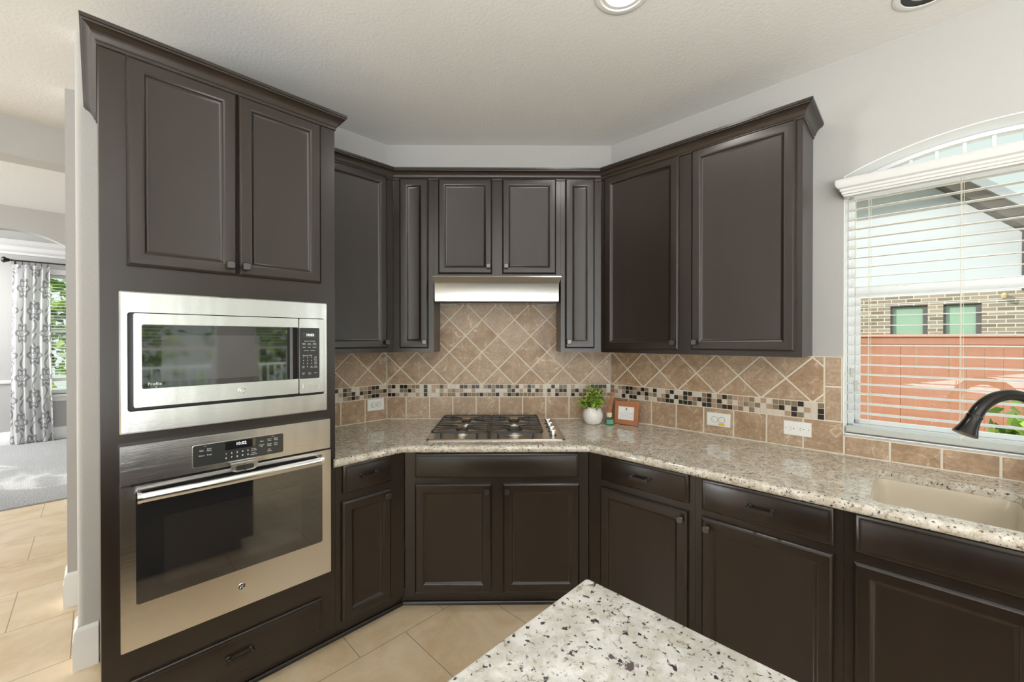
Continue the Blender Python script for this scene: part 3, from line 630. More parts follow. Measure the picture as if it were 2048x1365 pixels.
# ------------------------------------------------------------------ backsplash tiles
def clip(poly, x0, x1, z0, z1):
    for ax, lim, sg in ((0, x0, 1), (0, x1, -1), (1, z0, 1), (1, z1, -1)):
        out = []
        for i, p in enumerate(poly):
            q_ = poly[(i + 1) % len(poly)]; dp = sg * (p[ax] - lim); dq = sg * (q_[ax] - lim)
            if dp >= 0: out.append(p)
            if (dp > 0) != (dq > 0) and abs(dp - dq) > 1e-9:
                t_ = dp / (dp - dq); out.append((p[0] + (q_[0] - p[0]) * t_, p[1] + (q_[1] - p[1]) * t_))
        poly = out
        if len(poly) < 3: return []
    return poly
def shrink(poly, g_):
    """inset a convex outline by g_"""
    ar_ = sum(poly[i][0] * poly[(i + 1) % len(poly)][1] - poly[(i + 1) % len(poly)][0] * poly[i][1] for i in range(len(poly)))
    sg = 1 if ar_ > 0 else -1; lines = []
    P = [p for i, p in enumerate(poly) if math.hypot(p[0] - poly[i - 1][0], p[1] - poly[i - 1][1]) > 1e-4]
    n = len(P)
    if n < 3 or abs(ar_) < 2e-4: return []
    for i in range(n):
        a, b = P[i], P[(i + 1) % n]; dx, dy = b[0] - a[0], b[1] - a[1]; l_ = math.hypot(dx, dy)
        nx, ny = -dy / l_ * sg, dx / l_ * sg; lines.append(((a[0] + nx * g_, a[1] + ny * g_), (dx, dy)))
    out = []
    for i in range(n):
        (p, d), (q_, e_) = lines[i - 1], lines[i]; cr = d[0] * e_[1] - d[1] * e_[0]
        if abs(cr) < 1e-9: out.append(q_); continue
        t_ = ((q_[0] - p[0]) * e_[1] - (q_[1] - p[1]) * e_[0]) / cr; out.append((p[0] + d[0] * t_, p[1] + d[1] * t_))
    a2 = sum(out[i][0] * out[(i + 1) % n][1] - out[(i + 1) % n][0] * out[i][1] for i in range(n))
    return out if a2 * ar_ > 0 and abs(a2) > 4e-5 else []
def tile(bm, lay, poly, d, tint, gap=.0046, th=.005, ch=.0015):
    o_ = shrink(poly, gap)
    i_ = shrink(o_, ch) if o_ else []
    if not i_ or len(i_) != len(o_): return
    R_ = [[bm.verts.new((x, y, z)) for x, z in P] for P, y in ((o_, d + th), (o_, d + ch), (i_, d))]
    for A, Bq in zip(R_, R_[1:]):
        for k in range(len(A)): bm.faces.new((A[k], A[(k + 1) % len(A)], Bq[(k + 1) % len(A)], Bq[k]))[lay] = tint
    bm.faces.new(R_[-1])[lay] = tint
ZM0, ZM1 = 1.064, 1.148
def backsplash(run, d, x0, x1, ztop, xd, xrow, label, holes=(), right_col=None, windows=None, seed=1, xgrout=None):
    """xd: position of one diamond vertex on the mosaic line; xrow: one joint of the bottom row"""
    rnd = random.Random(seed); T = Thing('backsplash', label, 'backsplash', run, ((x0 + x1) / 2, d, .906), 'tiled backsplash panels')
    xf = right_col if right_col is not None else x1
    b_ = bmesh.new(); lay = b_.faces.layers.float.new('tint'); DD = .2286
    for (cx0, cx1, cz1) in ztop:
        for i in range(-12, 13):
            for j in range(0, 12):
                cx = xd + (i + (j % 2) * .5) * DD; cz = ZM1 + j * DD / 2
                p = clip([(cx - DD / 2, cz), (cx, cz - DD / 2), (cx + DD / 2, cz), (cx, cz + DD / 2)], max(x0, cx0), min(xf, cx1), ZM1, cz1)
                if p:
                    rr = random.Random(hash((run, i, j)) & 0xffff); tile(b_, lay, p, d, rr.random())
    T.part('diamond_tiles', b_, 'marble_tile')
    b_ = bmesh.new(); lay = b_.faces.layers.float.new('tint'); m = (ZM1 - ZM0) / 3; pv = 0
    k0 = math.ceil((x0 - xf) / m)
    for k in range(k0, 0):
        for r_ in range(3):
            u = rnd.choice((.05, .05, .05, .4, .4, .65, .65, .9, .9, .9))
            tile(b_, lay, [(xf + k * m, ZM0 + r_ * m), (xf + (k + 1) * m, ZM0 + r_ * m), (xf + (k + 1) * m, ZM0 + (r_ + 1) * m), (xf + k * m, ZM0 + (r_ + 1) * m)], d + .001, u, .0014, .004, .0006)
    T.part('mosaic_band', b_, 'mosaic_glass')
    b_ = bmesh.new(); lay = b_.faces.layers.float.new('tint'); P = .1635
    k = math.floor((x0 - xrow) / P)
    while xrow + k * P < x1:
        a = max(x0, xrow + k * P); c_ = min(x1, xrow + (k + 1) * P); zt = ZM0
        if windows and (a + c_) / 2 > windows[0]: zt = windows[1]
        if c_ - a > .012: tile(b_, lay, [(a, .908), (c_, .908), (c_, zt), (a, zt)], d, rnd.random())
        k += 1
    if right_col is not None:
        for z0, z1 in ((ZM0, 1.234), (1.234, ztop[-1][2])): tile(b_, lay, [(xf, z0), (windows[0], z0), (windows[0], z1), (xf, z1)], d, rnd.random())
    T.part('square_tiles', b_, 'marble_tile')
    b_ = bmesh.new()
    if windows: box(b_, x0, windows[0], d + .0035, d + .016, .906, ztop[0][2]); box(b_, windows[0], x1, d + .0035, d + .016, .906, windows[1])
    else:
        for (cx0, cx1, cz1) in ztop: box(b_, max(x0, cx0), min(x1, cx1), d + .0035, d + .016, .906, cz1)
    T.part('grout', b_, 'grout')
    return T
BD, BL_, BR_ = 2.867, 2.627, 2.540
xbl = BD - BL_ / s2; xbr = BR_ / s2 - BD
tbl = s2 * (xbl + BD); tbr = s2 * (xbr - BD)
backsplash('L', BL_, .79, tbl, [(-9, 9, 1.383)], 1.292, 1.271, 'brown marble tile backsplash with a white outlet, next to the oven cabinet', seed=3)
backsplash('D', BD, xbl, xbr, [(-9, 9, 1.71)], -.067, -.549, 'brown diamond tile backsplash behind the gas cooktop', seed=5)
backsplash('R', BR_, tbr, 1.1, [(-9, 9, 1.383)], -1.157, -.559, 'brown marble tile backsplash running under the arched window', right_col=-.309, windows=(-.240, 1.000), seed=8)

# ------------------------------------------------------------------ outlets
def outlet(label, run, x, z, d, w_=.119, h_=.074, kind='duplex', sticker=False, group='wall outlets'):
    T = Thing('wall_outlet', label, 'outlet', run, (x, d, z), group)
    b_ = panel(x - w_ / 2, x + w_ / 2, z - h_ / 2, z + h_ / 2, d - .006, d, [(0, .003), (.003, .0)]); T.part('cover_plate', b_, 'outlet_white'); f_ = d - .006
    if kind == 'gfci':
        T.part('receptacle', plate(x - .034, x + .034, z - .018, z + .018, f_ - .002, f_ + .001, .002), 'outlet_white')
        b_ = bmesh.new(); box(b_, x - .004, x + .006, f_ - .0035, f_ - .0015, z - .016, z + .009); T.part('test_button', b_, 'outlet_white')
    else:
        for sx_ in (-1, 1):
            b_ = bmesh.new(); lathe(b_, [(.0155, -.001), (.0155, .002), (.0145, .0025)], (x + sx_ * .0195, f_, z), (0, -1, 0), 20); T.part('receptacle', b_, 'outlet_white')
            b_ = bmesh.new(); lathe(b_, [(.0155, 0), (.0172, 0), (.0172, .0004), (.0155, .0004)], (x + sx_ * .0195, f_, z), (0, -1, 0), 20, False, False); T.part('receptacle_gap', b_, 'outlet_slot')
    b_ = bmesh.new(); yy = f_ - .0032
    if kind == 'plain':
        for sx_ in (-1, 1): lathe(b_, [(.0012, 0), (.0012, .0006)], (x + sx_ * .0195, f_ - .0025, z), (0, -1, 0), 8)
    else:
        for sx_ in (-1, 1):
            cx = x + sx_ * (.021 if kind == 'gfci' else .0195)
            for dz in (-.005, .005): box(b_, cx - .009, cx - .003, yy, yy + .002, z + dz - .0008, z + dz + .0008)
            lathe(b_, [(.0022, 0), (.0022, .0015)], (cx + .0075, yy + .0015, z), (0, -1, 0), 8)
    if kind == 'gfci':
        for sx_ in (-1, 1): lathe(b_, [(.002, 0), (.002, .001)], (x + sx_ * .049, f_ + .0003, z), (0, -1, 0), 8)
    T.part('slots', b_, 'outlet_slot')
    if sticker: T.part('sticker', plate(x + .004, x + .036, z - .031, z - .019, f_ - .0032, f_ - .0026, .001), 'sticker_yellow')
    return T
outlet('white duplex outlet on the tile beside the oven cabinet', 'L', 1.345, 1.018, BL_, .121, .080)
outlet('white outlet with a yellow sticker on the tile right of the picture frame', 'R', -.803, .999, BR_, .128, .078, 'plain', True)
outlet('white outlet with test button on the tile nearest the arched window', 'R', -.421, 1.005, BR_, .121, .074, 'gfci')

# ------------------------------------------------------------------ countertop, sink, faucet
CT = .906
EL, ER, ED = 1.912, 1.825, 2.150
ex0 = ED - EL / s2; ex1 = ER / s2 - ED; tEL = s2 * (ex0 + ED); tER = s2 * (ex1 - ED)
bm = bmesh.new(); ins = .018
SX0, SX1, SD0, SD1 = -.105, .285, 1.890, 2.355
P_ = lambda run, t_, d_: WL(run, t_, d_)
il = (EL + ins, ER + ins, ED + ins); iex0 = il[2] - il[0] / s2; iex1 = il[1] / s2 - il[2]
wl, wr, wd = WL_D - .001, WR_D - .001, WD_D - .001
poly = [P_('L', T1 + .002, il[0]), (iex0, il[2]), (iex1, il[2]), P_('R', SX0, il[1]), P_('R', SX0, wr), (wr / s2 - wd, wd), (wd - wl / s2, wd), P_('L', T1 + .002, wl)]
prism(bm, poly, CT - .032, CT)
def rq(t0, t1, d0, d1): prism(bm, [P_('R', t0, d0), P_('R', t1, d0), P_('R', t1, d1), P_('R', t0, d1)], CT - .032, CT)
rq(SX0, SX1, il[1], SD0); rq(SX0, SX1, SD1, wr); rq(SX1, 1.3, il[1], wr)
rc = .035
for cx, cd_, sx_, sd_ in ((SX0, SD0, 1, 1), (SX1, SD0, -1, 1), (SX0, SD1, 1, -1), (SX1, SD1, -1, -1)):
    arc = [(cx + sx_ * (rc - rc * math.cos(k * pi / 12)), cd_ + sd_ * (rc - rc * math.sin(k * pi / 12))) for k in range(7)]
    prism(bm, [P_('R', cx, cd_)] + [P_('R', *p) for p in arc], CT - .032, CT)
edge = [(-.001, 0), (.006, -.0005), (.012, -.004), (.016, -.010), (.018, -.018), (.018, -.024), (.016, -.031), (.011, -.037), (.004, -.040), (-.001, -.040)]
sweep(bm, [P_('L', T1 - .012, il[0]), (iex0, il[2]), (iex1, il[2]), P_('R', 1.3, il[1])], [(o_, CT + z_) for o_, z_ in edge])
solo('countertop', bm, 'granite', 'D', (0, 2.3, .87), 'speckled cream granite countertop wrapping the corner with the cooktop and sink', 'countertop')
sink = Thing('sink', 'cream undermount sink set in the granite counter below the window', 'sink', 'R', (.09, 2.12, .66))
b_ = bmesh.new(); rings = []
for ex, z, r_ in ((.020, .8735, .05), (-.004, .8735, .035), (-.010, .84, .035), (-.018, .70, .045), (-.030, .672, .05), (-.06, .664, .05)):
    rings.append([(x, y_, z) for x, y_ in rrect(SX0 - ex, SX1 + ex, SD0 - ex, SD1 + ex, r_, 5)])
loft(b_, rings, False, True); sink.part('bowl', b_, 'sink_cream')
b_ = bmesh.new(); lathe(b_, [(.042, 0), (.042, .002), (.034, .003), (.03, -.0005)], (.09, 2.12, .6645), n=20); sink.part('drain', b_, 'chrome')
fa = Thing('faucet', 'dark bronze gooseneck pull-down faucet over the sink', 'faucet', 'R', (.362, 2.44, CT))
b_ = bmesh.new(); fx, fd = .362, 2.44
lathe(b_, [(.036, 0), (.036, .007), (.028, .014), (.025, .05), (.027, .07), (.0215, .09)], (fx, fd, CT), n=24); fa.part('base', b_, 'faucet_bronze')
dx, dy = -.766, -.643; arc = []
r_ = .132; cz = 1.131
for k in range(6): arc.append((fx, fd, CT + .08 + (cz - CT - .08) * k / 5))
for k in range(1, 25):
    a = pi * .87 * k / 24; u = r_ - r_ * math.cos(a); arc.append((fx + dx * u, fd + dy * u, cz + r_ * math.sin(a)))
b_ = bmesh.new(); tube(b_, arc, [.0185] * 6 + [.0185 + .0025 * k / 24 for k in range(24)], 18); fa.part('spout', b_, 'faucet_bronze')
e1 = Vector(arc[-1]); dd_ = (Vector(arc[-1]) - Vector(arc[-2])).normalized()
b_ = bmesh.new(); lathe(b_, [(.0205, -.004), (.0225, .0), (.0215, .003), (.0225, .02), (.0275, .048), (.0345, .070), (.0355, .075), (.028, .076)], e1, dd_, 24); sh = fa.part('spray_head', b_, 'faucet_bronze')
b_ = bmesh.new(); lathe(b_, [(.0228, .0), (.0232, .0015), (.0228, .003)], e1, dd_, 24); fa.part('seam_ring', b_, 'bronze_dark', sh)
b_ = bmesh.new(); tube(b_, [(fx + .02, fd, CT + .05), (fx + .06, fd - .005, CT + .06), (fx + .11, fd - .02, CT + .085)], [.014, .011, .008], 12); fa.part('lever', b_, 'faucet_bronze')

# ------------------------------------------------------------------ cooktop
ck = Thing('cooktop', 'stainless gas cooktop with black grates set in the corner counter', 'cooktop', 'D', (-.066, 2.5, CT))
b_ = bmesh.new(); X0_, X1_, Y0_, Y1_ = -.455, .322, 2.248, 2.838
loft(b_, [[(x, y_, z) for x, y_ in rrect(X0_ + e_, X1_ - e_, Y0_ + e_, Y1_ - e_, .02, 4)] for e_, z in ((0, CT), (0, CT + .004), (.004, CT + .008), (.012, CT + .009), (.03, CT + .006))])
ck.part('base_plate', b_, 'cooktop_steel')
PZ = CT + .006
for bx, by, br in ((-.27, 2.41, .036), (-.27, 2.655, .030), (.04, 2.41, .046), (.04, 2.655, .034)):
    b_ = bmesh.new(); lathe(b_, [(br * 1.55, 0), (br * 1.5, .004), (br * 1.05, .006), (br, .008), (br, .020), (br * .85, .021)], (bx, by, PZ), n=28); bu = ck.part('burner', b_, 'burner_alu')
    b_ = bmesh.new(); lathe(b_, [(br * .95, .021), (br * 1.06, .023), (br * 1.06, .028), (br * .9, .031)], (bx, by, PZ), n=28); ck.part('burner_cap', b_, 'iron', bu)
for gx0, gx1, bx in ((-.428, -.116, -.27), (-.108, .198, .04)):
    b_ = bmesh.new(); gy0, gy1, gz = 2.285, 2.785, PZ + .034; r_ = .0055
    lp = [(x, y_, gz) for x, y_ in rrect(gx0, gx1, gy0, gy1, .02, 3)]; tube(b_, lp + lp[:2], r_, 8)
    ym = (gy0 + gy1) / 2; tube(b_, [(gx0, ym, gz), (gx1, ym, gz)], r_ * .9, 8)
    for by in (2.41, 2.655):
        for sx_, gx in ((-1, gx0), (1, gx1)):
            for dy_ in (-.055, .055):
                tube(b_, [(gx, by + dy_ * 1.15, gz), (bx + sx_ * .075, by + dy_ * .9, gz + .003), (bx + sx_ * .028, by + dy_ * .35, gz + .004)], [r_ * .8, r_ * .9, r_ * .7], 8)
            tube(b_, [(gx, by, gz), (bx + sx_ * .05, by, gz + .003)], r_ * .8, 8)
    for x in (gx0 + .055, gx1 - .055):
        for y_ in (gy0, gy1): tube(b_, [(x, y_, gz), (x, y_ - .002 if y_ == gy0 else y_ + .002, gz - .012), (x, y_, PZ - .001)], r_ * 1.15, 8)
    ck.part('grate', b_, 'iron')
for y_ in (2.355, 2.455, 2.575, 2.680):
    b_ = bmesh.new(); c = (.262, y_, PZ); lathe(b_, [(.020, 0), (.0205, .004), (.0165, .008), (.017, .022), (.0145, .027)], c, n=20); box(b_, c[0] - .019, c[0] + .019, y_ - .0045, y_ + .0045, PZ + .018, PZ + .034, .003)
    kn = ck.part('control_knob', b_, 'chrome'); b_ = bmesh.new(); lathe(b_, [(.023, 0), (.023, .0012)], (c[0], c[1], PZ - .0005), n=20); ck.part('knob_bezel', b_, 'black_plastic', kn)

# ------------------------------------------------------------------ plant, diffuser, picture frame
def leaves(b_, lay, pts, size, rnd):
    for p in pts:
        p = Vector(p); n_ = Vector((rnd.gauss(0, 1), rnd.gauss(0, 1), rnd.gauss(.5, 1))).normalized(); u, v = frame_of(n_); a = rnd.random() * 6.28
        e1_ = u * math.cos(a) + v * math.sin(a); e2_ = n_.cross(e1_); L_ = size * rnd.uniform(.7, 1.3); W_ = L_ * .36
        vs = [bm_v for bm_v in (b_.verts.new(p), b_.verts.new(p + e1_ * L_ * .45 + e2_ * W_ + n_ * L_ * .06), b_.verts.new(p + e1_ * L_), b_.verts.new(p + e1_ * L_ * .45 - e2_ * W_ + n_ * L_ * .06))]
        t_ = rnd.random()
        b_.faces.new(vs[:3])[lay] = t_; b_.faces.new((vs[0], vs[2], vs[3]))[lay] = t_
pl = Thing('potted_plant', 'small leafy green plant in a round white ceramic pot', 'plant', 'D', (.565, 2.70, CT))
c = Vector((.565, 2.70, CT)); b_ = bmesh.new(); n = 96; rings = []
for k, (r_, z) in enumerate([(.036, 0), (.048, .006), (.058, .022), (.0635, .045), (.0645, .062), (.060, .085), (.050, .104), (.042, .113), (.036, .113), (.036, .09)]):
    rg = []
    for i in range(n):
        a = 2 * pi * i / n; sec = (a * 5 / (2 * pi) + z * 8) % 1.0
        gv = .0011 * math.sin((a * 26 + (z * 420 if sec < .5 else -z * 420))) if .01 < z < .105 and r_ > .045 else 0
        rg.append((c.x + (r_ + gv) * math.cos(a), c.y + (r_ + gv) * math.sin(a), c.z + z))
    rings.append(rg)
R2 = []
for A, Bq in zip(rings, rings[1:]):
    for j in range(3): R2.append([tuple(Vector(p).lerp(Vector(q_), j / 3)) for p, q_ in zip(A, Bq)])
loft(b_, R2 + [rings[-1]]); pl.part('pot', b_, 'ceramic')
rnd = random.Random(4); b_ = bmesh.new(); lay = b_.faces.layers.float.new('tint'); stem = bmesh.new(); pts = []
for k in range(46):
    a = rnd.random() * 6.28; rr_ = rnd.random() ** .6; tip = c + Vector((math.cos(a) * .098 * rr_, math.sin(a) * .085 * rr_, .135 + .105 * (1 - rr_ ** 2) * rnd.uniform(.6, 1) + rnd.uniform(-.02, .03)))
    if k < 4: tip = c + Vector((-.03 + .02 * k + (.03 if k > 1 else 0), 0, .265 - .012 * k))
    root_ = c + Vector((math.cos(a) * .025, math.sin(a) * .025, .10)); tube(stem, [root_, root_.lerp(tip, .6) + Vector((0, 0, .01)), tip], .0012, 5)
    for j in range(17):
        u = rnd.uniform(.35, 1.02); pts.append(root_.lerp(tip, u) + Vector((rnd.gauss(0, .009), rnd.gauss(0, .009), rnd.gauss(0, .008))))
leaves(b_, lay, pts, .018, rnd); pl.part('foliage', b_, 'leaf'); pl.part('stems', stem, 'stem_green')

df = Thing('reed_diffuser', 'small glass reed diffuser with green oil between plant and picture frame', 'reed diffuser', 'D', (.668, 2.675, CT)); c = Vector((.668, 2.675, CT))
b_ = bmesh.new(); loft(b_, [[(c.x + x, c.y + y_, c.z + z) for x, y_ in rrect(-h_, h_, -h_, h_, .005, 3)] for h_, z in ((.024, 0), (.0255, .003), (.0255, .038), (.022, .042), (.013, .046), (.013, .056))]); df.part('bottle', b_, 'bottle_glass')
df.part('oil', B(c.x - .0222, c.x + .0222, c.y - .0222, c.y + .0222, CT + .005, CT + .035), 'green_liquid')
b_ = bmesh.new(); lathe(b_, [(.0175, .052), (.0182, .054), (.0182, .078), (.0165, .080)], c, n=20); df.part('collar', b_, 'collar_wood')
for ax_, ay_ in ((-.052, .01), (-.006, .03), (.018, -.02), (.045, .02), (.008, .0), (.026, .015)):
    b_ = bmesh.new(); cyl(b_, c + Vector((ax_ * .1, ay_ * .1, .06)), c + Vector((ax_, ay_, .215 + rnd.uniform(-.015, .012))), .0024, n=8); df.part('reed', b_, 'reed_wood')

pf = Thing('picture_frame', 'wood picture frame holding a white printed card, on the counter', 'picture frame', 'D', (.765, 2.64, CT))
fw_, fh_, th_ = .158, .152, .018; M = Matrix.Translation((.767, 2.652, CT + .003)) @ Matrix.Rotation(math.radians(-37), 4, 'Z') @ Matrix.Rotation(math.radians(-9), 4, 'X')
def fb(b_):
    for v in b_.verts: v.co = M @ v.co
    return b_
b_ = bmesh.new(); o_ = rrect(-fw_ / 2, fw_ / 2, 0, fh_, .001, 1); i_ = rrect(-.054, .054, .032, .118, .0005, 1); ring_plate(b_, o_, i_, 0, th_, .003); pf.part('moulding', fb(b_), 'frame_wood')
pf.part('card', fb(B(-.055, .055, .006, .010, .031, .119)), 'card_white'); pf.part('backing', fb(B(-.070, .070, .011, .017, .008, .144)), 'black_plastic')
b_ = bmesh.new(); prism(b_, [(.012, .10), (.048, .012), (.050, .016), (.016, .105)], -.015, .015, 'x'); pf.part('easel_leg', fb(b_), 'black_plastic')
b_ = bmesh.new()
for k in range(10):
    a = 2 * pi * k / 10; prism(b_, [(.0 + .004 * math.cos(a - .5), .102 + .004 * math.sin(a - .5)), (.009 * math.cos(a), .102 + .009 * math.sin(a)), (.004 * math.cos(a + .5), .102 + .004 * math.sin(a + .5))], .0052, .0058, 'y')
pr = pf.part('printed_flower', fb(b_), 'ink_orange')
b_ = bmesh.new(); lathe(b_, [(.0042, 0), (.0042, .0006)], (0, .0056, .102), (0, -1, 0), 14); pf.part('flower_centre', fb(b_), 'ink_brown', pr)
b_ = bmesh.new()
for k, wd_ in enumerate((.030, .090, .094, .086, .078, .088)):
    z = .088 - (0 if k == 0 else .004 + .0085 * k); box(b_, -wd_ / 2, wd_ / 2, .0052, .0058, z, z + .0016)
pf.part('printed_lines', fb(b_), 'ink_grey')

# ------------------------------------------------------------------ island
isl = Thing('kitchen_island', 'speckled white granite kitchen island corner in the foreground', 'kitchen island', 'L', (.0, -.1, 0))
ia1, ib1 = .811, .547                      # far corner of the island top in house axes
b_ = bmesh.new(); loft(b_, [[(x, y_, z) for x, y_ in rrect(-.75 + e_, ia1 - e_, -.75 + e_, ib1 - e_, .007, 3)] for e_, z in ((.010, .866), (.002, .870), (0, .876), (0, .898), (.002, .904), (.006, .906))])
isl.part('worktop', b_, 'granite_island'); isl.part('body', B(-.70, ia1 - .04, -.70, ib1 - .04, .09, .866), 'espresso'); isl.part('toe_kick', B(-.65, ia1 - .10, -.65, ib1 - .10, 0, .09), 'espresso')

# ------------------------------------------------------------------ ceiling lights
def can(label, x, y_, lit):
    T = Thing('ceiling_light', label, 'ceiling light', 'D', (x, y_, CZ), 'recessed ceiling lights'); ax = (0, 0, -1); c = (x, y_, CZ)
    b_ = bmesh.new(); lathe(b_, [(.111, 0), (.111, .003), (.106, .006), (.088, .006), (.084, .001)], c, ax, 40, False, False); T.part('trim_ring', b_, 'can_trim')
    if lit:
        b_ = bmesh.new(); lathe(b_, [(.084, .0015), (.078, .0035), (.070, .0030)], c, ax, 40, False, False); T.part('inner_ring', b_, 'can_trim')
        b_ = bmesh.new(); lathe(b_, [(.070, 0), (.069, .002), (.05, .0045), (.0, .006)], c, ax, 40, True, False); T.part('lens', b_, 'lens_lit')
    else:
        b_ = bmesh.new(); lathe(b_, [(.085, .0045), (.074, .001), (.060, .0012)], c, ax, 40, False, False); T.part('baffle', b_, 'baffle_black')
        b_ = bmesh.new(); lathe(b_, [(.058, .0005), (.045, .004), (0, .005)], c, ax, 40, True, False); T.part('lens', b_, 'lens_off')
    return T
can('lit white recessed ceiling light in front of the corner', .453, 1.607, True)
can('unlit recessed ceiling light with black baffle above the sink', 1.645, 1.576, False)
for k, (x, y_) in enumerate(((.453, 1.607),)):
    lamp('can_lamp', 'AREA', 'D', (x, y_, CZ - .012), 5, .13, aim=(0, 0, -1), color=(1, .95, .88))

# ------------------------------------------------------------------ dining room curtain and rod
rod = Thing('curtain_rod', 'dark metal curtain rod with finial over the dining room window', 'curtain rod', 'L', (-.1, 8.8, 2.545))
b_ = bmesh.new(); cyl(b_, (-.80, 8.80, 2.548), (1.1, 8.80, 2.548), .011, n=12); rod.part('pole', b_, 'bronze_dark')
b_ = bmesh.new(); lathe(b_, [(.012, 0), (.016, .01), (.010, .02), (.022, .03), (.030, .055), (.045, .075), (.03, .095), (.012, .10)], (-.79, 8.80, 2.548), (-1, 0, 0), 16); rod.part('finial', b_, 'bronze_dark')
b_ = bmesh.new(); tube(b_, [(-.77, 8.899, 2.50), (-.77, 8.84, 2.50), (-.77, 8.80, 2.53)], .008, 8); rod.part('bracket', b_, 'bronze_dark')
for k in range(6):
    x = -.76 + k * .058; b_ = bmesh.new(); tube(b_, [(x, 8.80 + .019 * math.cos(a), 2.541 + .019 * math.sin(a)) for a in [2 * pi * j / 14 for j in range(15)]], .0022, 6); box(b_, x - .004, x + .004, 8.797, 8.803, 2.493, 2.522); rod.part('curtain_ring', b_, 'bronze_dark')
b_ = bmesh.new(); uvl = b_.loops.layers.uv.new('UVMap'); nu, nv = 90, 24; grid = []
for j in range(nv + 1):
    v = j / nv; row = []; s_acc = 0; pv = None
    for i in range(nu + 1):
        u = i / nu; wd_ = .34 + .06 * (1 - v); x = -.80 + .01 * v + wd_ * u - .025 * (1 - v)
        y_ = 8.80 + (.032 + .012 * (1 - v)) * math.sin(2 * pi * (4.6 * u + .25 * math.sin(3 * v))) + .010 * math.sin(23 * u + 3 * v)
        p = Vector((x, y_, .016 + (2.495 - .016) * v))
        if pv is not None: s_acc += math.hypot(p.x - pv.x, p.y - pv.y)
        pv = p; row.append((b_.verts.new(p), (s_acc, p.z)))
    grid.append(row)
for j in range(nv):
    for i in range(nu):
        qd = (grid[j][i], grid[j][i + 1], grid[j + 1][i + 1], grid[j + 1][i]); f_ = b_.faces.new([k[0] for k in qd]); f_.smooth = True
        for lp, k in zip(f_.loops, qd): lp[uvl].uv = k[1]
solo('curtain', b_, 'curtain_cloth', 'L', (-.62, 8.8, .016), 'white curtain panel with grey floral print in the dining room', 'curtain')

# ------------------------------------------------------------------ outside the arched window
struct('ground', B(-14, 16, -16, 16, -.62, -.30), 'lawn')
struct('path', B(-4, 5, 2.80, 6.15, -.31, -.285), 'porch_concrete', 'R')  # pale ground added to bounce light up to the window soffit
fe = Thing('wood_fence', 'red-brown wood board fence outside the arched window', 'fence', 'R', (.5, 6.25, -.3)); t_ = -3.0; k = 0
while t_ < 4.5:
    fe.part('board', B(t_, t_ + .118, 6.22, 6.238, -.28, 1.50 + .0 * k), 'fence_wood'); t_ += .1215; k += 1
fe.part('cap_rail', B(-3, 4.6, 6.185, 6.29, 1.488, 1.520, .004), 'fence_wood'); fe.part('top_rail', B(-3, 4.6, 6.20, 6.22, 1.41, 1.484, .003), 'fence_wood')
for x in (-2.5, -.1, 2.3, 4.4): fe.part('post', B(x - .045, x + .045, 6.24, 6.33, -.3, 1.49), 'fence_wood')
ho = Thing('neighbour_house', 'neighbouring house of brick and pale siding behind the wood fence', 'house', 'R', (.5, 9, -.3)); D8 = 8.5
b_ = bmesh.new(); wn = ((-.233, .167), (.323, .687)); zz = (1.0, 1.965); xx = -5.0
for a0, a1 in wn: box(b_, xx, a0, D8, D8 + .2, -.3, 2.11); box(b_, a0, a1, D8, D8 + .2, -.3, zz[0]); box(b_, a0, a1, D8, D8 + .2, zz[1], 2.11); xx = a1
box(b_, xx, 6, D8, D8 + .2, -.3, 2.11); ho.part('brick_wall', b_, 'house_brick')
for a0, a1 in wn:
    b_ = bmesh.new()
    for q_ in ((a0, a0 + .03, *zz), (a1 - .05, a1, *zz), (a0, a1, zz[0], zz[0] + .03), (a0, a1, zz[1] - .02, zz[1])): box(b_, q_[0], q_[1], D8 + .02, D8 + .08, q_[2], q_[3])
    wq = ho.part('house_window', b_, 'dark_frame'); ho.part('pane', B(a0 + .03, a1 - .05, D8 + .05, D8 + .06, zz[0] + .03, zz[1] - .02), 'screen_green', wq)
b_ = bmesh.new(); prism(b_, [(-5, 2.11), (1.03, 2.11), (1.03, 2.90), (.22, 3.72), (-5, 3.72)], D8 + .02, D8 + .3, 'y'); ho.part('siding_wall', b_, 'siding')
b_ = bmesh.new(); box(b_, 1.03, 1.09, D8 - .02, D8 + .3, 2.11, 2.92); ho.part('corner_board', b_, 'dark_frame')
b_ = bmesh.new(); box(b_, -5, .30, D8 - .35, D8 + .3, 3.72, 3.78); ho.part('soffit', b_, 'eave_tan')
b_ = bmesh.new(); dx_ = (.05, .05)
prism(b_, [(.19, 3.70), (.33, 3.86), (1.9, 2.29), (1.76, 2.16)], D8 - .30, D8 + .4, 'y'); ho.part('rake_soffit', b_, 'eave_dark')
b_ = bmesh.new(); prism(b_, [(.30, 3.80), (.37, 3.88), (1.95, 2.30), (1.90, 2.24)], D8 - .38, D8 + .5, 'y'); prism(b_, [(-5, 3.78), (.33, 3.78), (.37, 3.88), (-5, 3.88)], D8 - .38, D8 + .5, 'y'); ho.part('roof', b_, 'roof_grey')
b_ = bmesh.new(); lathe(b_, [(.0, 0), (.03, .01), (.035, .05), (.02, .08), (.0, .085)], (.88, D8 - .06, 2.0), n=12); ho.part('porch_lamp', b_, 'eave_tan')
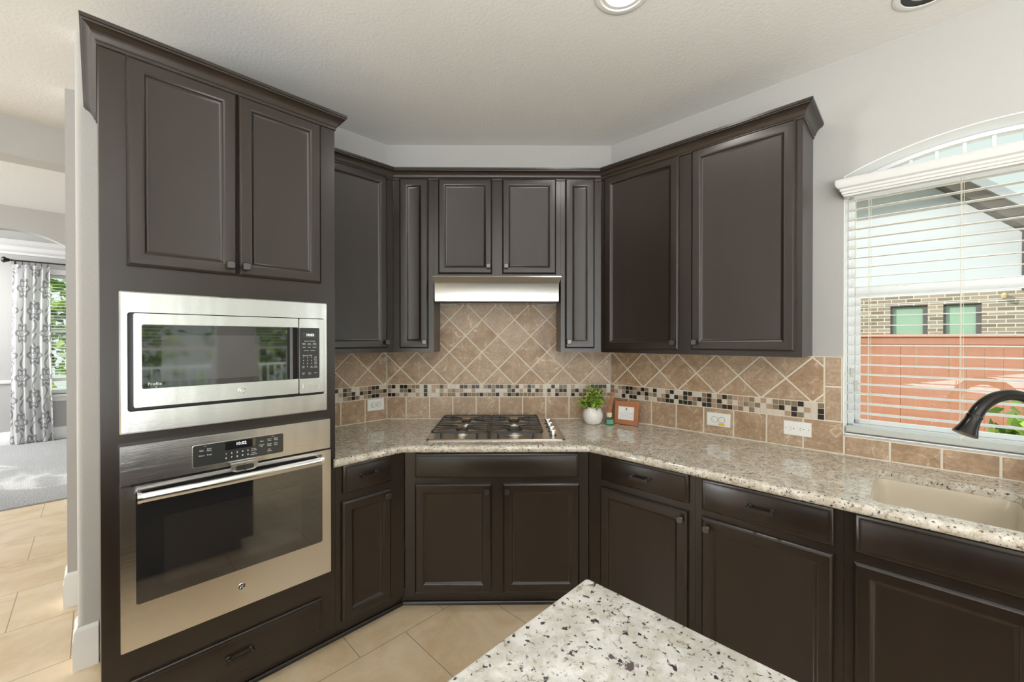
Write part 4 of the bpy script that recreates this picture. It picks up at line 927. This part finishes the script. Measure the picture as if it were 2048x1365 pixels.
def bush(name, label, cat, run, c, rad, n, size, seed, trunk=None, group=None):
    rnd = random.Random(seed); T = Thing(name, label, cat, run, (c[0], c[1], -.3), group); b_ = bmesh.new(); lay = b_.faces.layers.float.new('tint'); pts = []
    for k in range(n):
        v = Vector((rnd.gauss(0, 1), rnd.gauss(0, 1), rnd.gauss(0, 1))).normalized() * (rnd.random() ** .4) * rnd.uniform(.75, 1.1)
        pts.append((c[0] + v.x * rad[0], c[1] + v.y * rad[1], c[2] + v.z * rad[2]))
    leaves(b_, lay, pts, size, rnd); T.part('foliage', b_, 'leaf')
    b_ = bmesh.new(); cyl(b_, (c[0], c[1], -.3), (c[0], c[1], c[2]), trunk or .02, (trunk or .02) * .5, 10); T.part('trunk', b_, 'bark')
bush('shrub', 'bright green leafy shrub outside the arched window behind the faucet', 'shrub', 'R', (.62, 4.6, .62), (.24, .25, .42), 420, .09, 3)
k = 0
for a_, b2_, z_, r_ in ((-1.4, 12.5, 1.9, 1.6), (1.9, 13.0, 2.6, 1.9), (-4.9, 12.2, 3.7, 1.3)):  # the last stands out of view, placed to dapple the sun
    bush('tree', ('bushy green tree outside the dining room window, behind the curtain edge', 'tall green tree outside the dining room window, further right', 'loose green tree out of view, placed to dapple the sunlight')[k], 'tree', 'L', (a_, b2_, z_), (1.5, 1.0, r_), (1500, 1500, 330)[k], .22, 20 + k, .12, 'trees outside the dining room'); k += 1
# view behind the camera that the appliances mirror
for k, (a_, b2_, z_, r_) in enumerate(((-3.2, -9.5, 1.6, 1.9), (.1, -9.0, 1.8, 2.0), (3.4, -9.6, 1.7, 2.0), (6.7, -9.2, 1.8, 2.1))):
    bush('tree', ('first', 'second', 'third', 'fourth')[k] + ' garden tree along the row seen mirrored in the microwave door', 'tree', 'L', (a_, b2_, z_), (1.5, .9, r_), 1300, .24, 30 + k, .12, 'garden trees')
solo('porch_slab', B(-3.5, 5.5, -7.2, -4.2, -.298, -.1), 'porch_concrete', 'L', (1, -5.5, -.3), 'pale concrete porch slab seen mirrored in the microwave door', 'porch')
rl = Thing('porch_railing', 'white porch railing seen mirrored in the microwave door', 'railing', 'L', (1, -7.0, -.1))
rl.part('top_rail', B(-3.4, 5.4, -7.05, -6.99, .86, .91), 'railing_white'); rl.part('bottom_rail', B(-3.4, 5.4, -7.05, -6.99, 0, .05), 'railing_white')
for k in range(60): rl.part('baluster', B(-3.35 + k * .147, -3.32 + k * .147, -7.04, -7.0, .05, .86), 'railing_white')
